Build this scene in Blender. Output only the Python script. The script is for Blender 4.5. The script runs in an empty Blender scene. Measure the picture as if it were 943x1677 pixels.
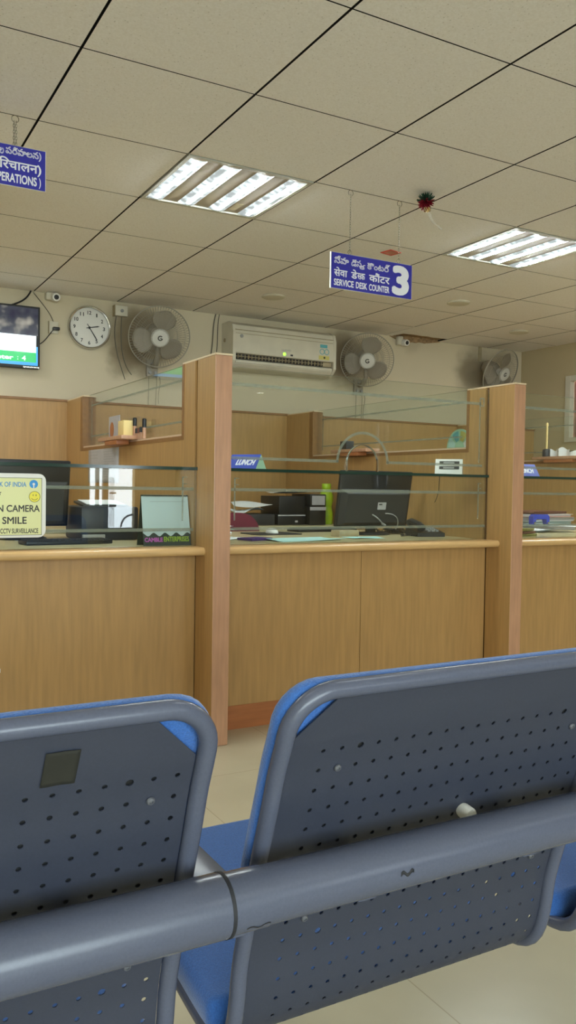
import bpy, bmesh, math, random
from mathutils import Vector, Matrix
random.seed(7)
SC = bpy.context.scene
COL = SC.collection
PI = math.pi
R = math.radians

# ---------------------------------------------------------------- materials
def lin(c):
    out = []
    for v in c[:3]:
        v = v / 255.0
        out.append(v / 12.92 if v <= .04045 else ((v + .055) / 1.055) ** 2.4)
    return (out[0], out[1], out[2], 1.0)

def nodes(m):
    nt = m.node_tree
    return nt, nt.nodes, nt.links

def mat(name, rgb, rough=.5, metal=0.0, vary=0.0, scale=20.0, stretch=(1, 1, 1), bump=0.0, emit=None, spec=.5, coat=0.0, sheen=0.0):
    m = bpy.data.materials.new(name)
    m.use_nodes = True
    nt, N, L = nodes(m)
    b = N['Principled BSDF']
    b.inputs['Base Color'].default_value = lin(rgb)
    b.inputs['Roughness'].default_value = rough
    b.inputs['Metallic'].default_value = metal
    b.inputs['Specular IOR Level'].default_value = spec
    b.inputs['Coat Weight'].default_value = coat
    b.inputs['Sheen Weight'].default_value = sheen
    if emit:
        b.inputs['Emission Color'].default_value = lin(rgb)
        b.inputs['Emission Strength'].default_value = emit
    if vary or bump:
        tc = N.new('ShaderNodeTexCoord')
        mp = N.new('ShaderNodeMapping')
        mp.inputs['Scale'].default_value = stretch
        nz = N.new('ShaderNodeTexNoise')
        nz.inputs['Scale'].default_value = scale
        nz.inputs['Detail'].default_value = 4
        L.new(tc.outputs['Object'], mp.inputs['Vector'])
        L.new(mp.outputs['Vector'], nz.inputs['Vector'])
        if vary:
            cr = N.new('ShaderNodeValToRGB')
            cr.color_ramp.elements[0].position = .3
            cr.color_ramp.elements[1].position = .7
            c = lin(rgb)
            cr.color_ramp.elements[0].color = tuple(v * (1 - vary) for v in c[:3]) + (1,)
            cr.color_ramp.elements[1].color = tuple(min(1, v * (1 + vary)) for v in c[:3]) + (1,)
            L.new(nz.outputs['Fac'], cr.inputs['Fac'])
            L.new(cr.outputs['Color'], b.inputs['Base Color'])
        if bump:
            bp = N.new('ShaderNodeBump')
            bp.inputs['Strength'].default_value = bump
            bp.inputs['Distance'].default_value = .002
            L.new(nz.outputs['Fac'], bp.inputs['Height'])
            L.new(bp.outputs['Normal'], b.inputs['Normal'])
    return m

def glass_mat(name, tint, ior=1.5, rough=0.0):
    m = bpy.data.materials.new(name)
    m.use_nodes = True
    nt, N, L = nodes(m)
    N.remove(N['Principled BSDF'])
    tr = N.new('ShaderNodeBsdfTransparent')
    tr.inputs['Color'].default_value = tint + (1,)
    gl = N.new('ShaderNodeBsdfGlossy')
    gl.inputs['Roughness'].default_value = rough
    fr = N.new('ShaderNodeFresnel')
    ge = N.new('ShaderNodeNewGeometry')
    mi = N.new('ShaderNodeMix')
    mi.inputs[2].default_value = ior
    mi.inputs[3].default_value = 1.0 / ior
    L.new(ge.outputs['Backfacing'], mi.inputs[0])
    L.new(mi.outputs[0], fr.inputs['IOR'])
    mx = N.new('ShaderNodeMixShader')
    L.new(fr.outputs['Fac'], mx.inputs['Fac'])
    L.new(tr.outputs['BSDF'], mx.inputs[1])
    L.new(gl.outputs['BSDF'], mx.inputs[2])
    L.new(mx.outputs['Shader'], N['Material Output'].inputs['Surface'])
    return m

def frost_mat(name, rgb, fac):
    m = bpy.data.materials.new(name)
    m.use_nodes = True
    nt, N, L = nodes(m)
    b = N['Principled BSDF']
    b.inputs['Base Color'].default_value = lin(rgb)
    b.inputs['Roughness'].default_value = .7
    tr = N.new('ShaderNodeBsdfTransparent')
    mx = N.new('ShaderNodeMixShader')
    mx.inputs['Fac'].default_value = fac
    L.new(tr.outputs['BSDF'], mx.inputs[1])
    L.new(b.outputs['BSDF'], mx.inputs[2])
    L.new(mx.outputs['Shader'], N['Material Output'].inputs['Surface'])
    return m

M = {}
M['laminate'] = mat('beech_laminate', (176, 138, 86), .40, vary=.10, scale=6, stretch=(9, 9, .7))
M['lipping'] = mat('daylight_pink_beech_lipping', (186, 141, 110), .35, vary=.12, scale=7, stretch=(8, 8, .8))  # solid wood edge; its pink tint carries the daylight on the post fronts
M['cap'] = mat('pale_edge_strip', (222, 200, 165), .35)
M['kick'] = mat('orange_kick_board', (168, 104, 60), .45, vary=.12, scale=6, stretch=(.8, 6, 8))
M['groove'] = mat('dark_groove', (120, 86, 48), .5)
M['ledge'] = mat('ledge_laminate', (204, 166, 112), .28, vary=.07, scale=8, stretch=(.7, 6, 6))
M['desk'] = mat('desk_laminate', (206, 192, 150), .25, vary=.05, scale=8, stretch=(.7, 6, 6))
M['frame_wood'] = mat('window_frame_wood', (138, 98, 54), .4, vary=.1, scale=6, stretch=(6, 6, 6))
M['sill'] = mat('pale_sill_lipping', (212, 186, 158), .35)
M['glass'] = glass_mat('counter_glass', (.955, .982, .966))
M['pane'] = glass_mat('window_glass', (.955, .978, .965))
M['glass_edge'] = mat('green_glass_edge', (26, 54, 46), .12, spec=.6)
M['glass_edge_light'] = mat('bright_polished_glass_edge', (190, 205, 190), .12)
M['frost'] = frost_mat('etched_strip', (140, 148, 130), .42)
M['white'] = mat('white_plastic', (226, 224, 216), .4)
M['cream'] = mat('cream_plastic', (208, 202, 182), .45, vary=.05, scale=9)
M['cream_dark'] = mat('aged_cream_plastic', (168, 154, 122), .5, vary=.12, scale=20)
M['grey'] = mat('grey_plastic', (150, 150, 146), .5)
M['black'] = mat('black_plastic', (24, 25, 27), .42)
M['black_soft'] = mat('dark_grey_plastic', (44, 45, 47), .5)
M['navy'] = mat('dark_navy_plastic', (28, 34, 46), .45)
M['paper'] = mat('white_paper', (226, 228, 228), .8)
M['paper_grey'] = mat('grey_paper', (176, 172, 172), .8, vary=.05, scale=40)
M['paper_cyan'] = mat('pale_cyan_paper', (186, 224, 220), .8)
M['chrome'] = mat('chrome', (200, 200, 198), .18, metal=1.0)
M['steel'] = mat('dull_chain_steel', (128, 124, 110), .4, metal=.7)
M['chair_paint'] = mat('grey_blue_chair_paint', (78, 82, 97), .27, vary=.05, scale=300, spec=.4)
M['chair_sheet'] = mat('grey_blue_sheet_paint', (47, 51, 64), .48, vary=.06, scale=320)
M['blue_cloth'] = mat('blue_cushion_cloth', (44, 92, 160), .9, vary=.22, scale=420, bump=.5, sheen=.3)
M['sign_blue'] = mat('royal_blue_vinyl', (42, 42, 156), .35)
M['sign_white'] = mat('white_lettering', (232, 232, 240), .4)
M['lunch_blue'] = mat('lunch_sign_blue', (62, 82, 176), .35)
M['lime'] = mat('lime_green_plastic', (170, 206, 30), .3)
M['maroon'] = mat('maroon_cloth', (110, 34, 52), .8, vary=.1, scale=80)
M['purple'] = mat('purple_cover', (66, 42, 110), .5)
M['yellow_note'] = mat('yellow_note_paper', (232, 206, 140), .8)
M['brown_card'] = mat('brown_file_card', (110, 66, 50), .6)
M['blue_plastic'] = mat('blue_tool_plastic', (48, 66, 168), .3)
M['red'] = mat('red_tape', (196, 66, 52), .5)
M['pink'] = mat('faded_red_paper', (196, 130, 108), .6)
M['gap_shade'] = mat('gap_shade_black', (20, 18, 14), .9)
M['tee_dark'] = mat('fixture_grey_plate', (150, 136, 112), .5, vary=.05, scale=30)
M['fixture_frame'] = mat('fixture_frame_grey', (186, 184, 170), .35)
M['plaster_brown'] = mat('exposed_brown_plaster', (158, 130, 96), .95, vary=.4, scale=35, bump=1.0)
M['fan_guard'] = mat('dusty_guard_wire', (150, 144, 128), .5)
M['fan_blade'] = mat('dusty_grey_blade', (150, 141, 124), .55)
M['fan_hub'] = mat('pale_fan_hub', (198, 196, 186), .45)
M['fan_body'] = mat('grey_fan_body', (150, 142, 126), .5)
M['cable'] = mat('dull_cable', (104, 98, 84), .6)
M['sheet_hole'] = mat('screw_steel', (112, 114, 120), .4, metal=.6)
M['tape_olive'] = mat('olive_tape_residue', (30, 29, 20), .85, vary=.12, scale=60)
M['rubber'] = mat('black_rubber', (26, 26, 30), .7)
M['panel_yellow'] = mat('pale_yellow_panel', (222, 222, 160), .4)
M['logo_blue'] = mat('logo_blue', (40, 140, 205), .4)
M['txt_blue'] = mat('blue_lettering', (70, 140, 190), .4)
M['txt_dark'] = mat('dark_lettering', (54, 50, 40), .5)
M['smiley'] = mat('smiley_yellow', (236, 222, 60), .4)
M['green_tinsel'] = mat('green_tinsel', (30, 70, 52), .3, metal=.5)
M['red_tinsel'] = mat('red_tinsel', (150, 40, 56), .25, metal=.5)
M['gold'] = mat('silver_gold_foil', (225, 205, 160), .2, metal=.9)
M['olive_note'] = mat('olive_bundle_paper', (132, 128, 62), .7, vary=.2, scale=60)
M['sticker_cyan'] = mat('cyan_sticker', (90, 170, 178), .5)
M['sticker_yellow'] = mat('pale_yellow_sticker', (206, 196, 110), .5)
M['led'] = mat('green_led', (150, 255, 70), .4, emit=2.0)
M['magenta'] = mat('magenta_lettering', (190, 90, 180), .5)
M['green_txt'] = mat('lime_lettering', (150, 180, 40), .5)
M['cal_green'] = mat('dark_green_print', (36, 52, 46), .5)
M['cal_paper'] = mat('calendar_page', (190, 206, 206), .7)
M['steel_dark'] = mat('dark_slot', (52, 46, 38), .6)
M['curtain'] = mat('reddish_brown_curtain', (118, 84, 74), .8, vary=.2, scale=10, stretch=(1, 9, .6))
M['mint'] = mat('mint_card', (170, 210, 180), .6)
M['terracotta'] = mat('terracotta_paper_edge', (170, 84, 56), .7)

def floor_material():
    m = mat('vitrified_floor', (180, 171, 146), .22, vary=.05, scale=3)
    nt, N, L = nodes(m)
    b = N['Principled BSDF']
    src = b.inputs['Base Color'].links[0].from_socket
    tc = N.new('ShaderNodeTexCoord')
    br = N.new('ShaderNodeTexBrick')
    br.offset = 0
    br.inputs['Scale'].default_value = 1
    br.inputs['Brick Width'].default_value = .6
    br.inputs['Row Height'].default_value = .6
    br.inputs['Mortar Size'].default_value = .0016
    br.inputs['Mortar'].default_value = (.72, .7, .66, 1)
    br.inputs['Color1'].default_value = (1, 1, 1, 1)
    br.inputs['Color2'].default_value = (.97, .97, .96, 1)
    mu = N.new('ShaderNodeMix')
    mu.data_type = 'RGBA'
    mu.blend_type = 'MULTIPLY'
    mu.inputs[0].default_value = 1
    L.new(tc.outputs['Object'], br.inputs['Vector'])
    L.new(src, mu.inputs[6])
    L.new(br.outputs['Color'], mu.inputs[7])
    L.new(mu.outputs[2], b.inputs['Base Color'])
    return m
M['floor'] = floor_material()

def ceiling_material():
    m = mat('mineral_fibre_tile', (196, 189, 166), .9)
    nt, N, L = nodes(m)
    b = N['Principled BSDF']
    tc = N.new('ShaderNodeTexCoord')
    vo = N.new('ShaderNodeTexVoronoi')
    vo.inputs['Scale'].default_value = 55
    nz = N.new('ShaderNodeTexNoise')
    nz.inputs['Scale'].default_value = 130
    nz.inputs['Detail'].default_value = 3
    n2 = N.new('ShaderNodeTexNoise')
    n2.inputs['Scale'].default_value = 1.1
    r1 = N.new('ShaderNodeValToRGB')
    r1.color_ramp.elements[0].position = .08
    r1.color_ramp.elements[0].color = (.74, .73, .70, 1)
    r1.color_ramp.elements[1].position = .16
    r1.color_ramp.elements[1].color = (1, 1, 1, 1)
    r2 = N.new('ShaderNodeValToRGB')
    r2.color_ramp.elements[0].position = .35
    r2.color_ramp.elements[0].color = lin((238, 233, 226))
    r2.color_ramp.elements[1].position = .65
    r2.color_ramp.elements[1].color = lin((245, 241, 236))
    mu = N.new('ShaderNodeMix')
    mu.data_type = 'RGBA'
    mu.blend_type = 'MULTIPLY'
    mu.inputs[0].default_value = 1
    L.new(tc.outputs['Object'], vo.inputs['Vector'])
    L.new(tc.outputs['Object'], nz.inputs['Vector'])
    L.new(tc.outputs['Object'], n2.inputs['Vector'])
    L.new(vo.outputs['Distance'], r1.inputs['Fac'])
    L.new(nz.outputs['Fac'], r2.inputs['Fac'])
    L.new(r2.outputs['Color'], mu.inputs[6])
    L.new(r1.outputs['Color'], mu.inputs[7])
    L.new(mu.outputs[2], b.inputs['Base Color'])
    return m
M['tile'] = ceiling_material()

def wall_material(name, rgb, stains=()):
    """cream emulsion; stains = soot blown onto the plaster by the wall fans"""
    m = mat(name, rgb, .85, vary=.035, scale=2.2)
    nt, N, L = nodes(m)
    b = N['Principled BSDF']
    cur = b.inputs['Base Color'].links[0].from_socket
    tc = N.new('ShaderNodeTexCoord')
    nz = N.new('ShaderNodeTexNoise')
    nz.inputs['Scale'].default_value = 7
    nz.inputs['Detail'].default_value = 5
    L.new(tc.outputs['Object'], nz.inputs['Vector'])
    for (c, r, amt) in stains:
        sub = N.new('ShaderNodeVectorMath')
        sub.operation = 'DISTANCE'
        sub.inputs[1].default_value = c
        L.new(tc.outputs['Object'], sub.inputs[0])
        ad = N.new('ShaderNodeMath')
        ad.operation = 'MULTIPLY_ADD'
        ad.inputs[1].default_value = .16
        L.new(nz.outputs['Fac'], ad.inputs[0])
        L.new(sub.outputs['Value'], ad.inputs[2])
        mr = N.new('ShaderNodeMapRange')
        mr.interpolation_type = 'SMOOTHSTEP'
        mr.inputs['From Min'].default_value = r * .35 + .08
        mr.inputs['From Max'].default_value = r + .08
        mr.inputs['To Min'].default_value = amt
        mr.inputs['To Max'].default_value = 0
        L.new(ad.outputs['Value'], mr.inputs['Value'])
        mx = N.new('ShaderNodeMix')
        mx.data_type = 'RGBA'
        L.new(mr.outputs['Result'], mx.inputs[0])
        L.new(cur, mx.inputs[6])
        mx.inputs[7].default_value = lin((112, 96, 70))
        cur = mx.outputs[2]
    L.new(cur, b.inputs['Base Color'])
    return m
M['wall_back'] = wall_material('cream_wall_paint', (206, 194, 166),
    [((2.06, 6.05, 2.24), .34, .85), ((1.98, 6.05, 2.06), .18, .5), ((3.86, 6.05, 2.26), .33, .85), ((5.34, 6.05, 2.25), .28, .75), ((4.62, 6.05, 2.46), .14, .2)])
M['wall'] = wall_material('beige_wall_paint', (190, 174, 138))

def tube_light_material():
    m = bpy.data.materials.new('prismatic_lamp_diffuser')
    m.use_nodes = True
    nt, N, L = nodes(m)
    b = N['Principled BSDF']
    b.inputs['Base Color'].default_value = (.12, .13, .13, 1)
    b.inputs['Roughness'].default_value = .3
    tc = N.new('ShaderNodeTexCoord')
    mp = N.new('ShaderNodeMapping')
    mp.inputs['Scale'].default_value = (18, 26, 1)
    vo = N.new('ShaderNodeTexVoronoi')
    vo.inputs['Scale'].default_value = 1.0
    L.new(tc.outputs['Object'], mp.inputs['Vector'])
    L.new(mp.outputs['Vector'], vo.inputs['Vector'])
    mr = N.new('ShaderNodeMapRange')
    mr.inputs['From Min'].default_value = .22
    mr.inputs['From Max'].default_value = .68
    mr.inputs['To Min'].default_value = 1.35
    mr.inputs['To Max'].default_value = .40
    L.new(vo.outputs['Distance'], mr.inputs['Value'])
    b.inputs['Emission Color'].default_value = (.86, .97, 1, 1)
    L.new(mr.outputs['Result'], b.inputs['Emission Strength'])
    return m
M['lamp'] = tube_light_material()
M['lamp_tube'] = mat('glowing_lamp_tube', (240, 252, 255), .4, emit=150.0)

def screen_material():
    m = bpy.data.materials.new('screen_picture')
    m.use_nodes = True
    nt, N, L = nodes(m)
    b = N['Principled BSDF']
    b.inputs['Base Color'].default_value = (.01, .01, .015, 1)
    b.inputs['Roughness'].default_value = .15
    tc = N.new('ShaderNodeTexCoord')
    nz = N.new('ShaderNodeTexNoise')
    nz.inputs['Scale'].default_value = 9
    cr = N.new('ShaderNodeValToRGB')
    e = cr.color_ramp.elements
    e[0].position = .38; e[0].color = (.02, .02, .045, 1)
    e[1].position = .72; e[1].color = (.38, .36, .30, 1)
    n = e.new(.54); n.color = (.05, .055, .07, 1)
    L.new(tc.outputs['Object'], nz.inputs['Vector'])
    L.new(nz.outputs['Fac'], cr.inputs['Fac'])
    L.new(cr.outputs['Color'], b.inputs['Emission Color'])
    b.inputs['Emission Strength'].default_value = 1.0
    return m
M['screen_picture'] = screen_material()
M['screen_white'] = mat('screen_white', (228, 240, 248), .2, emit=1.0)
M['screen_green'] = mat('screen_green', (22, 178, 92), .2, emit=.8)
M['screen_blue'] = mat('screen_blue', (56, 150, 210), .2, emit=.8)

# ---------------------------------------------------------------- mesh builder
ORI = {}
class MB:
    def __init__(s):
        s.bm = bmesh.new()
    def _mi(s, fs, mi):
        for f in fs:
            f.material_index = mi
    def box(s, x0, x1, y0, y1, z0, z1, bev=0.0, mi=0, T=None, seg=2):
        m = Matrix.Translation(((x0 + x1) / 2, (y0 + y1) / 2, (z0 + z1) / 2)) @ Matrix.Diagonal((abs(x1 - x0), abs(y1 - y0), abs(z1 - z0), 1))
        g = bmesh.ops.create_cube(s.bm, size=1, matrix=m)
        vs = g['verts']
        fs = set(f for v in vs for f in v.link_faces)
        s._mi(fs, mi)
        if bev:
            es = set(e for v in vs for e in v.link_edges)
            r = bmesh.ops.bevel(s.bm, geom=list(es), offset=bev, segments=seg, affect='EDGES', profile=.5)
            s._mi(r['faces'], mi)
            vs = list(set(v for f in r['faces'] for v in f.verts) | set(v for v in vs if v.is_valid))
        if T is not None:
            bmesh.ops.transform(s.bm, matrix=T, verts=[v for v in vs if v.is_valid])
        return vs
    def tube(s, pts, r, n=8, closed=False, caps=True, mi=0):
        pts = [Vector(p) for p in pts]
        k = len(pts)
        tang = []
        for i in range(k):
            a = pts[(i - 1) % k] if (closed or i > 0) else pts[i]
            b = pts[(i + 1) % k] if (closed or i < k - 1) else pts[i]
            t = (b - a)
            tang.append(t.normalized() if t.length > 1e-9 else Vector((0, 0, 1)))
        up = Vector((0, 0, 1)) if abs(tang[0].z) < .9 else Vector((1, 0, 0))
        nrm = (up - tang[0] * up.dot(tang[0])).normalized()
        rings = []
        for i in range(k):
            nrm = (nrm - tang[i] * nrm.dot(tang[i])).normalized()
            bn = tang[i].cross(nrm)
            rr = r[i] if isinstance(r, (list, tuple)) else r
            rings.append([s.bm.verts.new(pts[i] + (nrm * math.cos(2 * PI * j / n) + bn * math.sin(2 * PI * j / n)) * rr) for j in range(n)])
        for i in range(k if closed else k - 1):
            A, B = rings[i], rings[(i + 1) % k]
            for j in range(n):
                f = s.bm.faces.new((A[j], A[(j + 1) % n], B[(j + 1) % n], B[j]))
                f.material_index = mi
        if caps and not closed:
            for rg in (rings[0][::-1], rings[-1]):
                f = s.bm.faces.new(rg)
                f.material_index = mi
    def lathe(s, prof, n=24, T=None, mi=0, cap=True):
        """prof: (r, z) list round local Z"""
        rings = []
        for (r, z) in prof:
            if r < 1e-6:
                rings.append([s.bm.verts.new((0, 0, z))])
            else:
                rings.append([s.bm.verts.new((r * math.cos(2 * PI * j / n), r * math.sin(2 * PI * j / n), z)) for j in range(n)])
        for A, B in zip(rings, rings[1:]):
            for j in range(n):
                q = []
                a0, a1 = A[j % len(A)], A[(j + 1) % len(A)]
                b0, b1 = B[j % len(B)], B[(j + 1) % len(B)]
                for v in (a0, a1, b1, b0):
                    if v not in q:
                        q.append(v)
                if len(q) > 2:
                    f = s.bm.faces.new(q)
                    f.material_index = mi
        for rg in (rings[0], rings[-1]):
            if len(rg) > 1 and cap:
                f = s.bm.faces.new(rg)
                f.material_index = mi
        if T is not None:
            bmesh.ops.transform(s.bm, matrix=T, verts=[v for g in rings for v in g])
    def prism(s, pts, h, T=None, mi=0):
        """polygon in local XY extruded to z = h"""
        a = [s.bm.verts.new((p[0], p[1], 0)) for p in pts]
        b = [s.bm.verts.new((p[0], p[1], h)) for p in pts]
        k = len(pts)
        fs = [s.bm.faces.new(a[::-1]), s.bm.faces.new(b)]
        for i in range(k):
            fs.append(s.bm.faces.new((a[i], a[(i + 1) % k], b[(i + 1) % k], b[i])))
        s._mi(fs, mi)
        if T is not None:
            bmesh.ops.transform(s.bm, matrix=T, verts=a + b)
        return fs
    def ring(s, r0, r1, h, a0=0, a1=2 * PI, n=32, T=None, mi=0):
        full = abs(a1 - a0 - 2 * PI) < 1e-6
        pts = [(math.cos(a0 + (a1 - a0) * i / n), math.sin(a0 + (a1 - a0) * i / n)) for i in range(n if full else n + 1)]
        L = []
        for (r, z) in ((r0, 0), (r1, 0), (r1, h), (r0, h)):
            L.append([s.bm.verts.new((p[0] * r, p[1] * r, z)) for p in pts])
        k = len(pts)
        for q in range(4):
            A, B = L[q], L[(q + 1) % 4]
            for i in range(k if full else k - 1):
                f = s.bm.faces.new((A[i], A[(i + 1) % k], B[(i + 1) % k], B[i]))
                f.material_index = mi
        if not full:
            for i in (0, k - 1):
                f = s.bm.faces.new([L[q][i] for q in range(4)])
                f.material_index = mi
        if T is not None:
            bmesh.ops.transform(s.bm, matrix=T, verts=[v for l in L for v in l])
    def surf(s, fn, nu, nv, mi=0):
        g = [[s.bm.verts.new(fn(i / nu, j / nv)) for j in range(nv + 1)] for i in range(nu + 1)]
        for i in range(nu):
            for j in range(nv):
                f = s.bm.faces.new((g[i][j], g[i + 1][j], g[i + 1][j + 1], g[i][j + 1]))
                f.material_index = mi
    def text(s, body, rect, T, bold=.02, h=.0006, mi=0, shear=0.0, stroke=0.0):
        """lettering stretched into rect = (u0, u1, v0, v1) of the plane T; bold thickens the strokes"""
        cu = bpy.data.curves.new('t', 'FONT')
        cu.body = body
        cu.shear = shear
        cu.resolution_u = 4
        if stroke:
            cu.fill_mode = 'NONE'
            cu.bevel_depth = stroke
            cu.bevel_resolution = 1
        ob = bpy.data.objects.new('t', cu)
        COL.objects.link(ob)
        bpy.context.view_layer.update()
        me = bpy.data.meshes.new_from_object(ob.evaluated_get(bpy.context.evaluated_depsgraph_get()))
        bpy.data.objects.remove(ob)
        bpy.data.curves.remove(cu)
        if not me.vertices:
            return
        xs = [v.co.x for v in me.vertices]
        ys = [v.co.y for v in me.vertices]
        b = 0 if stroke else bold
        x0, x1, y0, y1 = min(xs) - b, max(xs) + b, min(ys) - b, max(ys) + b
        u0, u1, v0, v1 = rect
        sx = (u1 - u0) / (x1 - x0)
        sy = (v1 - v0) / (y1 - y0)
        b2 = bmesh.new()
        b2.from_mesh(me)
        tops = set()
        if not stroke:
            ext = bmesh.ops.extrude_face_region(b2, geom=b2.faces[:])
            tops = set(g for g in ext['geom'] if isinstance(g, bmesh.types.BMVert))
        b2.verts.index_update()
        offs = [(0, 0)]
        if b > .005:
            n = 6 if b < .04 else 10
            offs += [(b * math.cos(2 * PI * k / n), b * math.sin(2 * PI * k / n)) for k in range(n)]
        for kz, (ox, oy) in enumerate(offs):
            nv = []
            for v in b2.verts:
                z = h * (.5 + .5 * v.co.z / stroke) if stroke else (h if v in tops else 0) + kz * 3e-5
                nv.append(s.bm.verts.new(T @ Vector((u0 + (v.co.x + ox - x0) * sx, v0 + (v.co.y + oy - y0) * sy, z))))
            for f in b2.faces:
                try:
                    nf = s.bm.faces.new([nv[v.index] for v in f.verts])
                    nf.material_index = mi
                except ValueError:
                    pass
        b2.free()
        bpy.data.meshes.remove(me)
    def build(s, name, m, parent=None, smooth=35, local=False):
        bmesh.ops.recalc_face_normals(s.bm, faces=s.bm.faces[:])
        me = bpy.data.meshes.new(name)
        o = bpy.data.objects.new(name, me)
        org = Vector((0, 0, 0))
        if parent is not None and not local:
            org = ORI.get(parent.name, Vector((0, 0, 0)))
        if parent is None and not local and len(s.bm.verts):
            c = [v.co for v in s.bm.verts]
            org = Vector(((min(v.x for v in c) + max(v.x for v in c)) / 2, (min(v.y for v in c) + max(v.y for v in c)) / 2, min(v.z for v in c)))
            if s.__dict__.get('keep'):
                org = Vector((0, 0, 0))
            o.location = org
        if org.length:
            bmesh.ops.translate(s.bm, verts=s.bm.verts[:], vec=-org)
        s.bm.to_mesh(me)
        s.bm.free()
        for x in (m if isinstance(m, (list, tuple)) else [m]):
            me.materials.append(M[x] if isinstance(x, str) else x)
        if smooth:
            me.polygons.foreach_set('use_smooth', [True] * len(me.polygons))
            me.set_sharp_from_angle(angle=R(smooth))
        COL.objects.link(o)
        if parent is not None:
            o.parent = parent
        ORI[o.name] = org
        return o

def tag(o, label=None, cat=None, group=None, kind=None):
    if label: o['label'] = label
    if cat: o['category'] = cat
    if group: o['group'] = group
    if kind: o['kind'] = kind
    return o

def thing(name, loc, label, cat, group=None, rot=None):
    o = bpy.data.objects.new(name, None)
    o.empty_display_size = .05
    o.location = loc
    if rot: o.rotation_euler = rot
    COL.objects.link(o)
    ORI[o.name] = Vector(loc)
    return tag(o, label, cat, group)

def copy_tree(o, parent=None):
    c = o.copy()
    COL.objects.link(c)
    if parent is not None:
        c.parent = parent
    for ch in list(o.children):
        copy_tree(ch, c)
    return c

def FACE(y):      # plane at depth y that faces the waiting hall (-Y): u right, v up
    return Matrix(((1, 0, 0, 0), (0, 0, -1, y), (0, 1, 0, 0), (0, 0, 0, 1)))
def DOWN(z):      # plane facing down
    return Matrix(((1, 0, 0, 0), (0, -1, 0, 0), (0, 0, -1, z), (0, 0, 0, 1)))
def FACEX(x):     # plane at X = x that faces -X: u = -Y ... v up
    return Matrix(((0, 0, -1, x), (-1, 0, 0, 0), (0, 1, 0, 0), (0, 0, 0, 1)))
def TR(x, y, z): return Matrix.Translation((x, y, z))
def RX(a): return Matrix.Rotation(R(a), 4, 'X')
def RY(a): return Matrix.Rotation(R(a), 4, 'Y')
def RZ(a): return Matrix.Rotation(R(a), 4, 'Z')
def bez(p0, p1, p2, p3, n=14):
    p0, p1, p2, p3 = map(Vector, (p0, p1, p2, p3))
    return [p0 * (1 - t) ** 3 + p1 * 3 * t * (1 - t) ** 2 + p2 * 3 * t * t * (1 - t) + p3 * t ** 3 for t in [i / n for i in range(n + 1)]]
def rrect(u0, u1, v0, v1, r, n=6):
    pts = []
    for (cx, cy, a) in ((u1 - r, v1 - r, 0), (u0 + r, v1 - r, 90), (u0 + r, v0 + r, 180), (u1 - r, v0 + r, 270)):
        for i in range(n + 1):
            t = R(a + 90 * i / n)
            pts.append((cx + r * math.cos(t), cy + r * math.sin(t)))
    return pts

# ---------------------------------------------------------------- room shell
XL, XR, YB, YF, ZC = -3.2, 5.95, 6.05, -3.4, 2.497
GX, GY = .103, 2.012          # ceiling grid origin
b = MB(); b.keep = 1
b.box(XL - .1, XR + .1, YF - .1, YB + .1, -.1, 0)
tag(b.build('floor', 'floor', smooth=0), kind='structure')
b = MB(); b.keep = 1
b.box(XL - .1, XR + .1, YB, YB + .1, 0, 2.60)
tag(b.build('wall_back', 'wall_back', smooth=0), kind='structure')
b = MB(); b.keep = 1
b.box(XL - .1, XL, YF, YB, 0, 2.60)
tag(b.build('wall_left', 'wall', smooth=0), kind='structure')
# right wall: one small window by the counters, one tall slit window in the hall
b = MB(); b.keep = 1
def right_wall_bits():
    x0, x1 = XR, XR + .1
    b.box(x0, x1, 5.47, YB, 0, 2.60)
    b.box(x0, x1, 4.75, 5.47, 0, 1.60)
    b.box(x0, x1, 4.75, 5.47, 2.19, 2.60)
    b.box(x0, x1, -1.14, 4.75, 0, 2.60)
    b.box(x0, x1, -1.46, -1.14, 0, 1.15)
    b.box(x0, x1, -1.46, -1.14, 1.95, 2.60)
    b.box(x0, x1, YF, -1.46, 0, 2.60)
right_wall_bits()
tag(b.build('wall_right', 'wall', smooth=0), kind='structure')
# wall behind the viewer with shop-front glazing and the entrance
b = MB(); b.keep = 1
y0, y1 = YF - .1, YF
b.box(XL, -3.0, y0, y1, 0, 2.6)
b.box(-3.0, 1.6, y0, y1, 0, .3)
b.box(-3.0, 1.6, y0, y1, 2.35, 2.6)
b.box(1.6, 2.97, y0, y1, 0, 2.6)
b.box(2.97, 3.15, y0, y1, 0, .85)
b.box(2.97, 3.56, y0, y1, 2.2, 2.6)
b.box(3.56, XR, y0, y1, 0, 2.6)
tag(b.build('wall_front', 'wall', smooth=0), kind='structure')
w = MB()
for (a0, a1, b0, b1) in ((2.97, 3.15, .85, 2.2),):
    w.box(a0 + .088, a0 + .132, YF - .08, YF - .03, b0, b1)
    w.box(a0, a1, YF - .08, YF - .03, b0, b0 + .03)
w3 = tag(w.build('window_3', 'grey'), kind='structure')
w = MB()
w.box(3.15, 3.22, YF - .08, YF - .02, 0, 2.2)
w.box(3.22, 3.56, YF - .08, YF - .02, 0, .59)
for k in range(4):
    w.box(3.245 + k * .018, 3.249 + k * .018, YF - .06, YF - .05, .6, 1.25)
w.box(3.24, 3.33, YF - .06, YF - .05, .86, .89)
w.box(3.24, 3.33, YF - .06, YF - .05, 1.03, 1.05)
w.tube([(3.56 - .16 * math.cos(t), YF - .055, .60 + .16 * math.sin(t)) for t in [PI * .5 * i / 10 for i in range(11)]], .012, 6)
w.box(3.24, 3.56, YF - .06, YF - .05, 1.60, 1.62)
tag(w.build('door_1', 'grey'), kind='structure')
w = MB()
for k in range(5):
    w.box(-3.0 + k * 1.14, -2.96 + k * 1.14, YF - .08, YF - .03, .3, 2.35)
w.box(-3.0, 1.6, YF - .08, YF - .03, .3, .34)
w.box(-3.0, 1.6, YF - .08, YF - .03, 2.31, 2.35)
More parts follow.
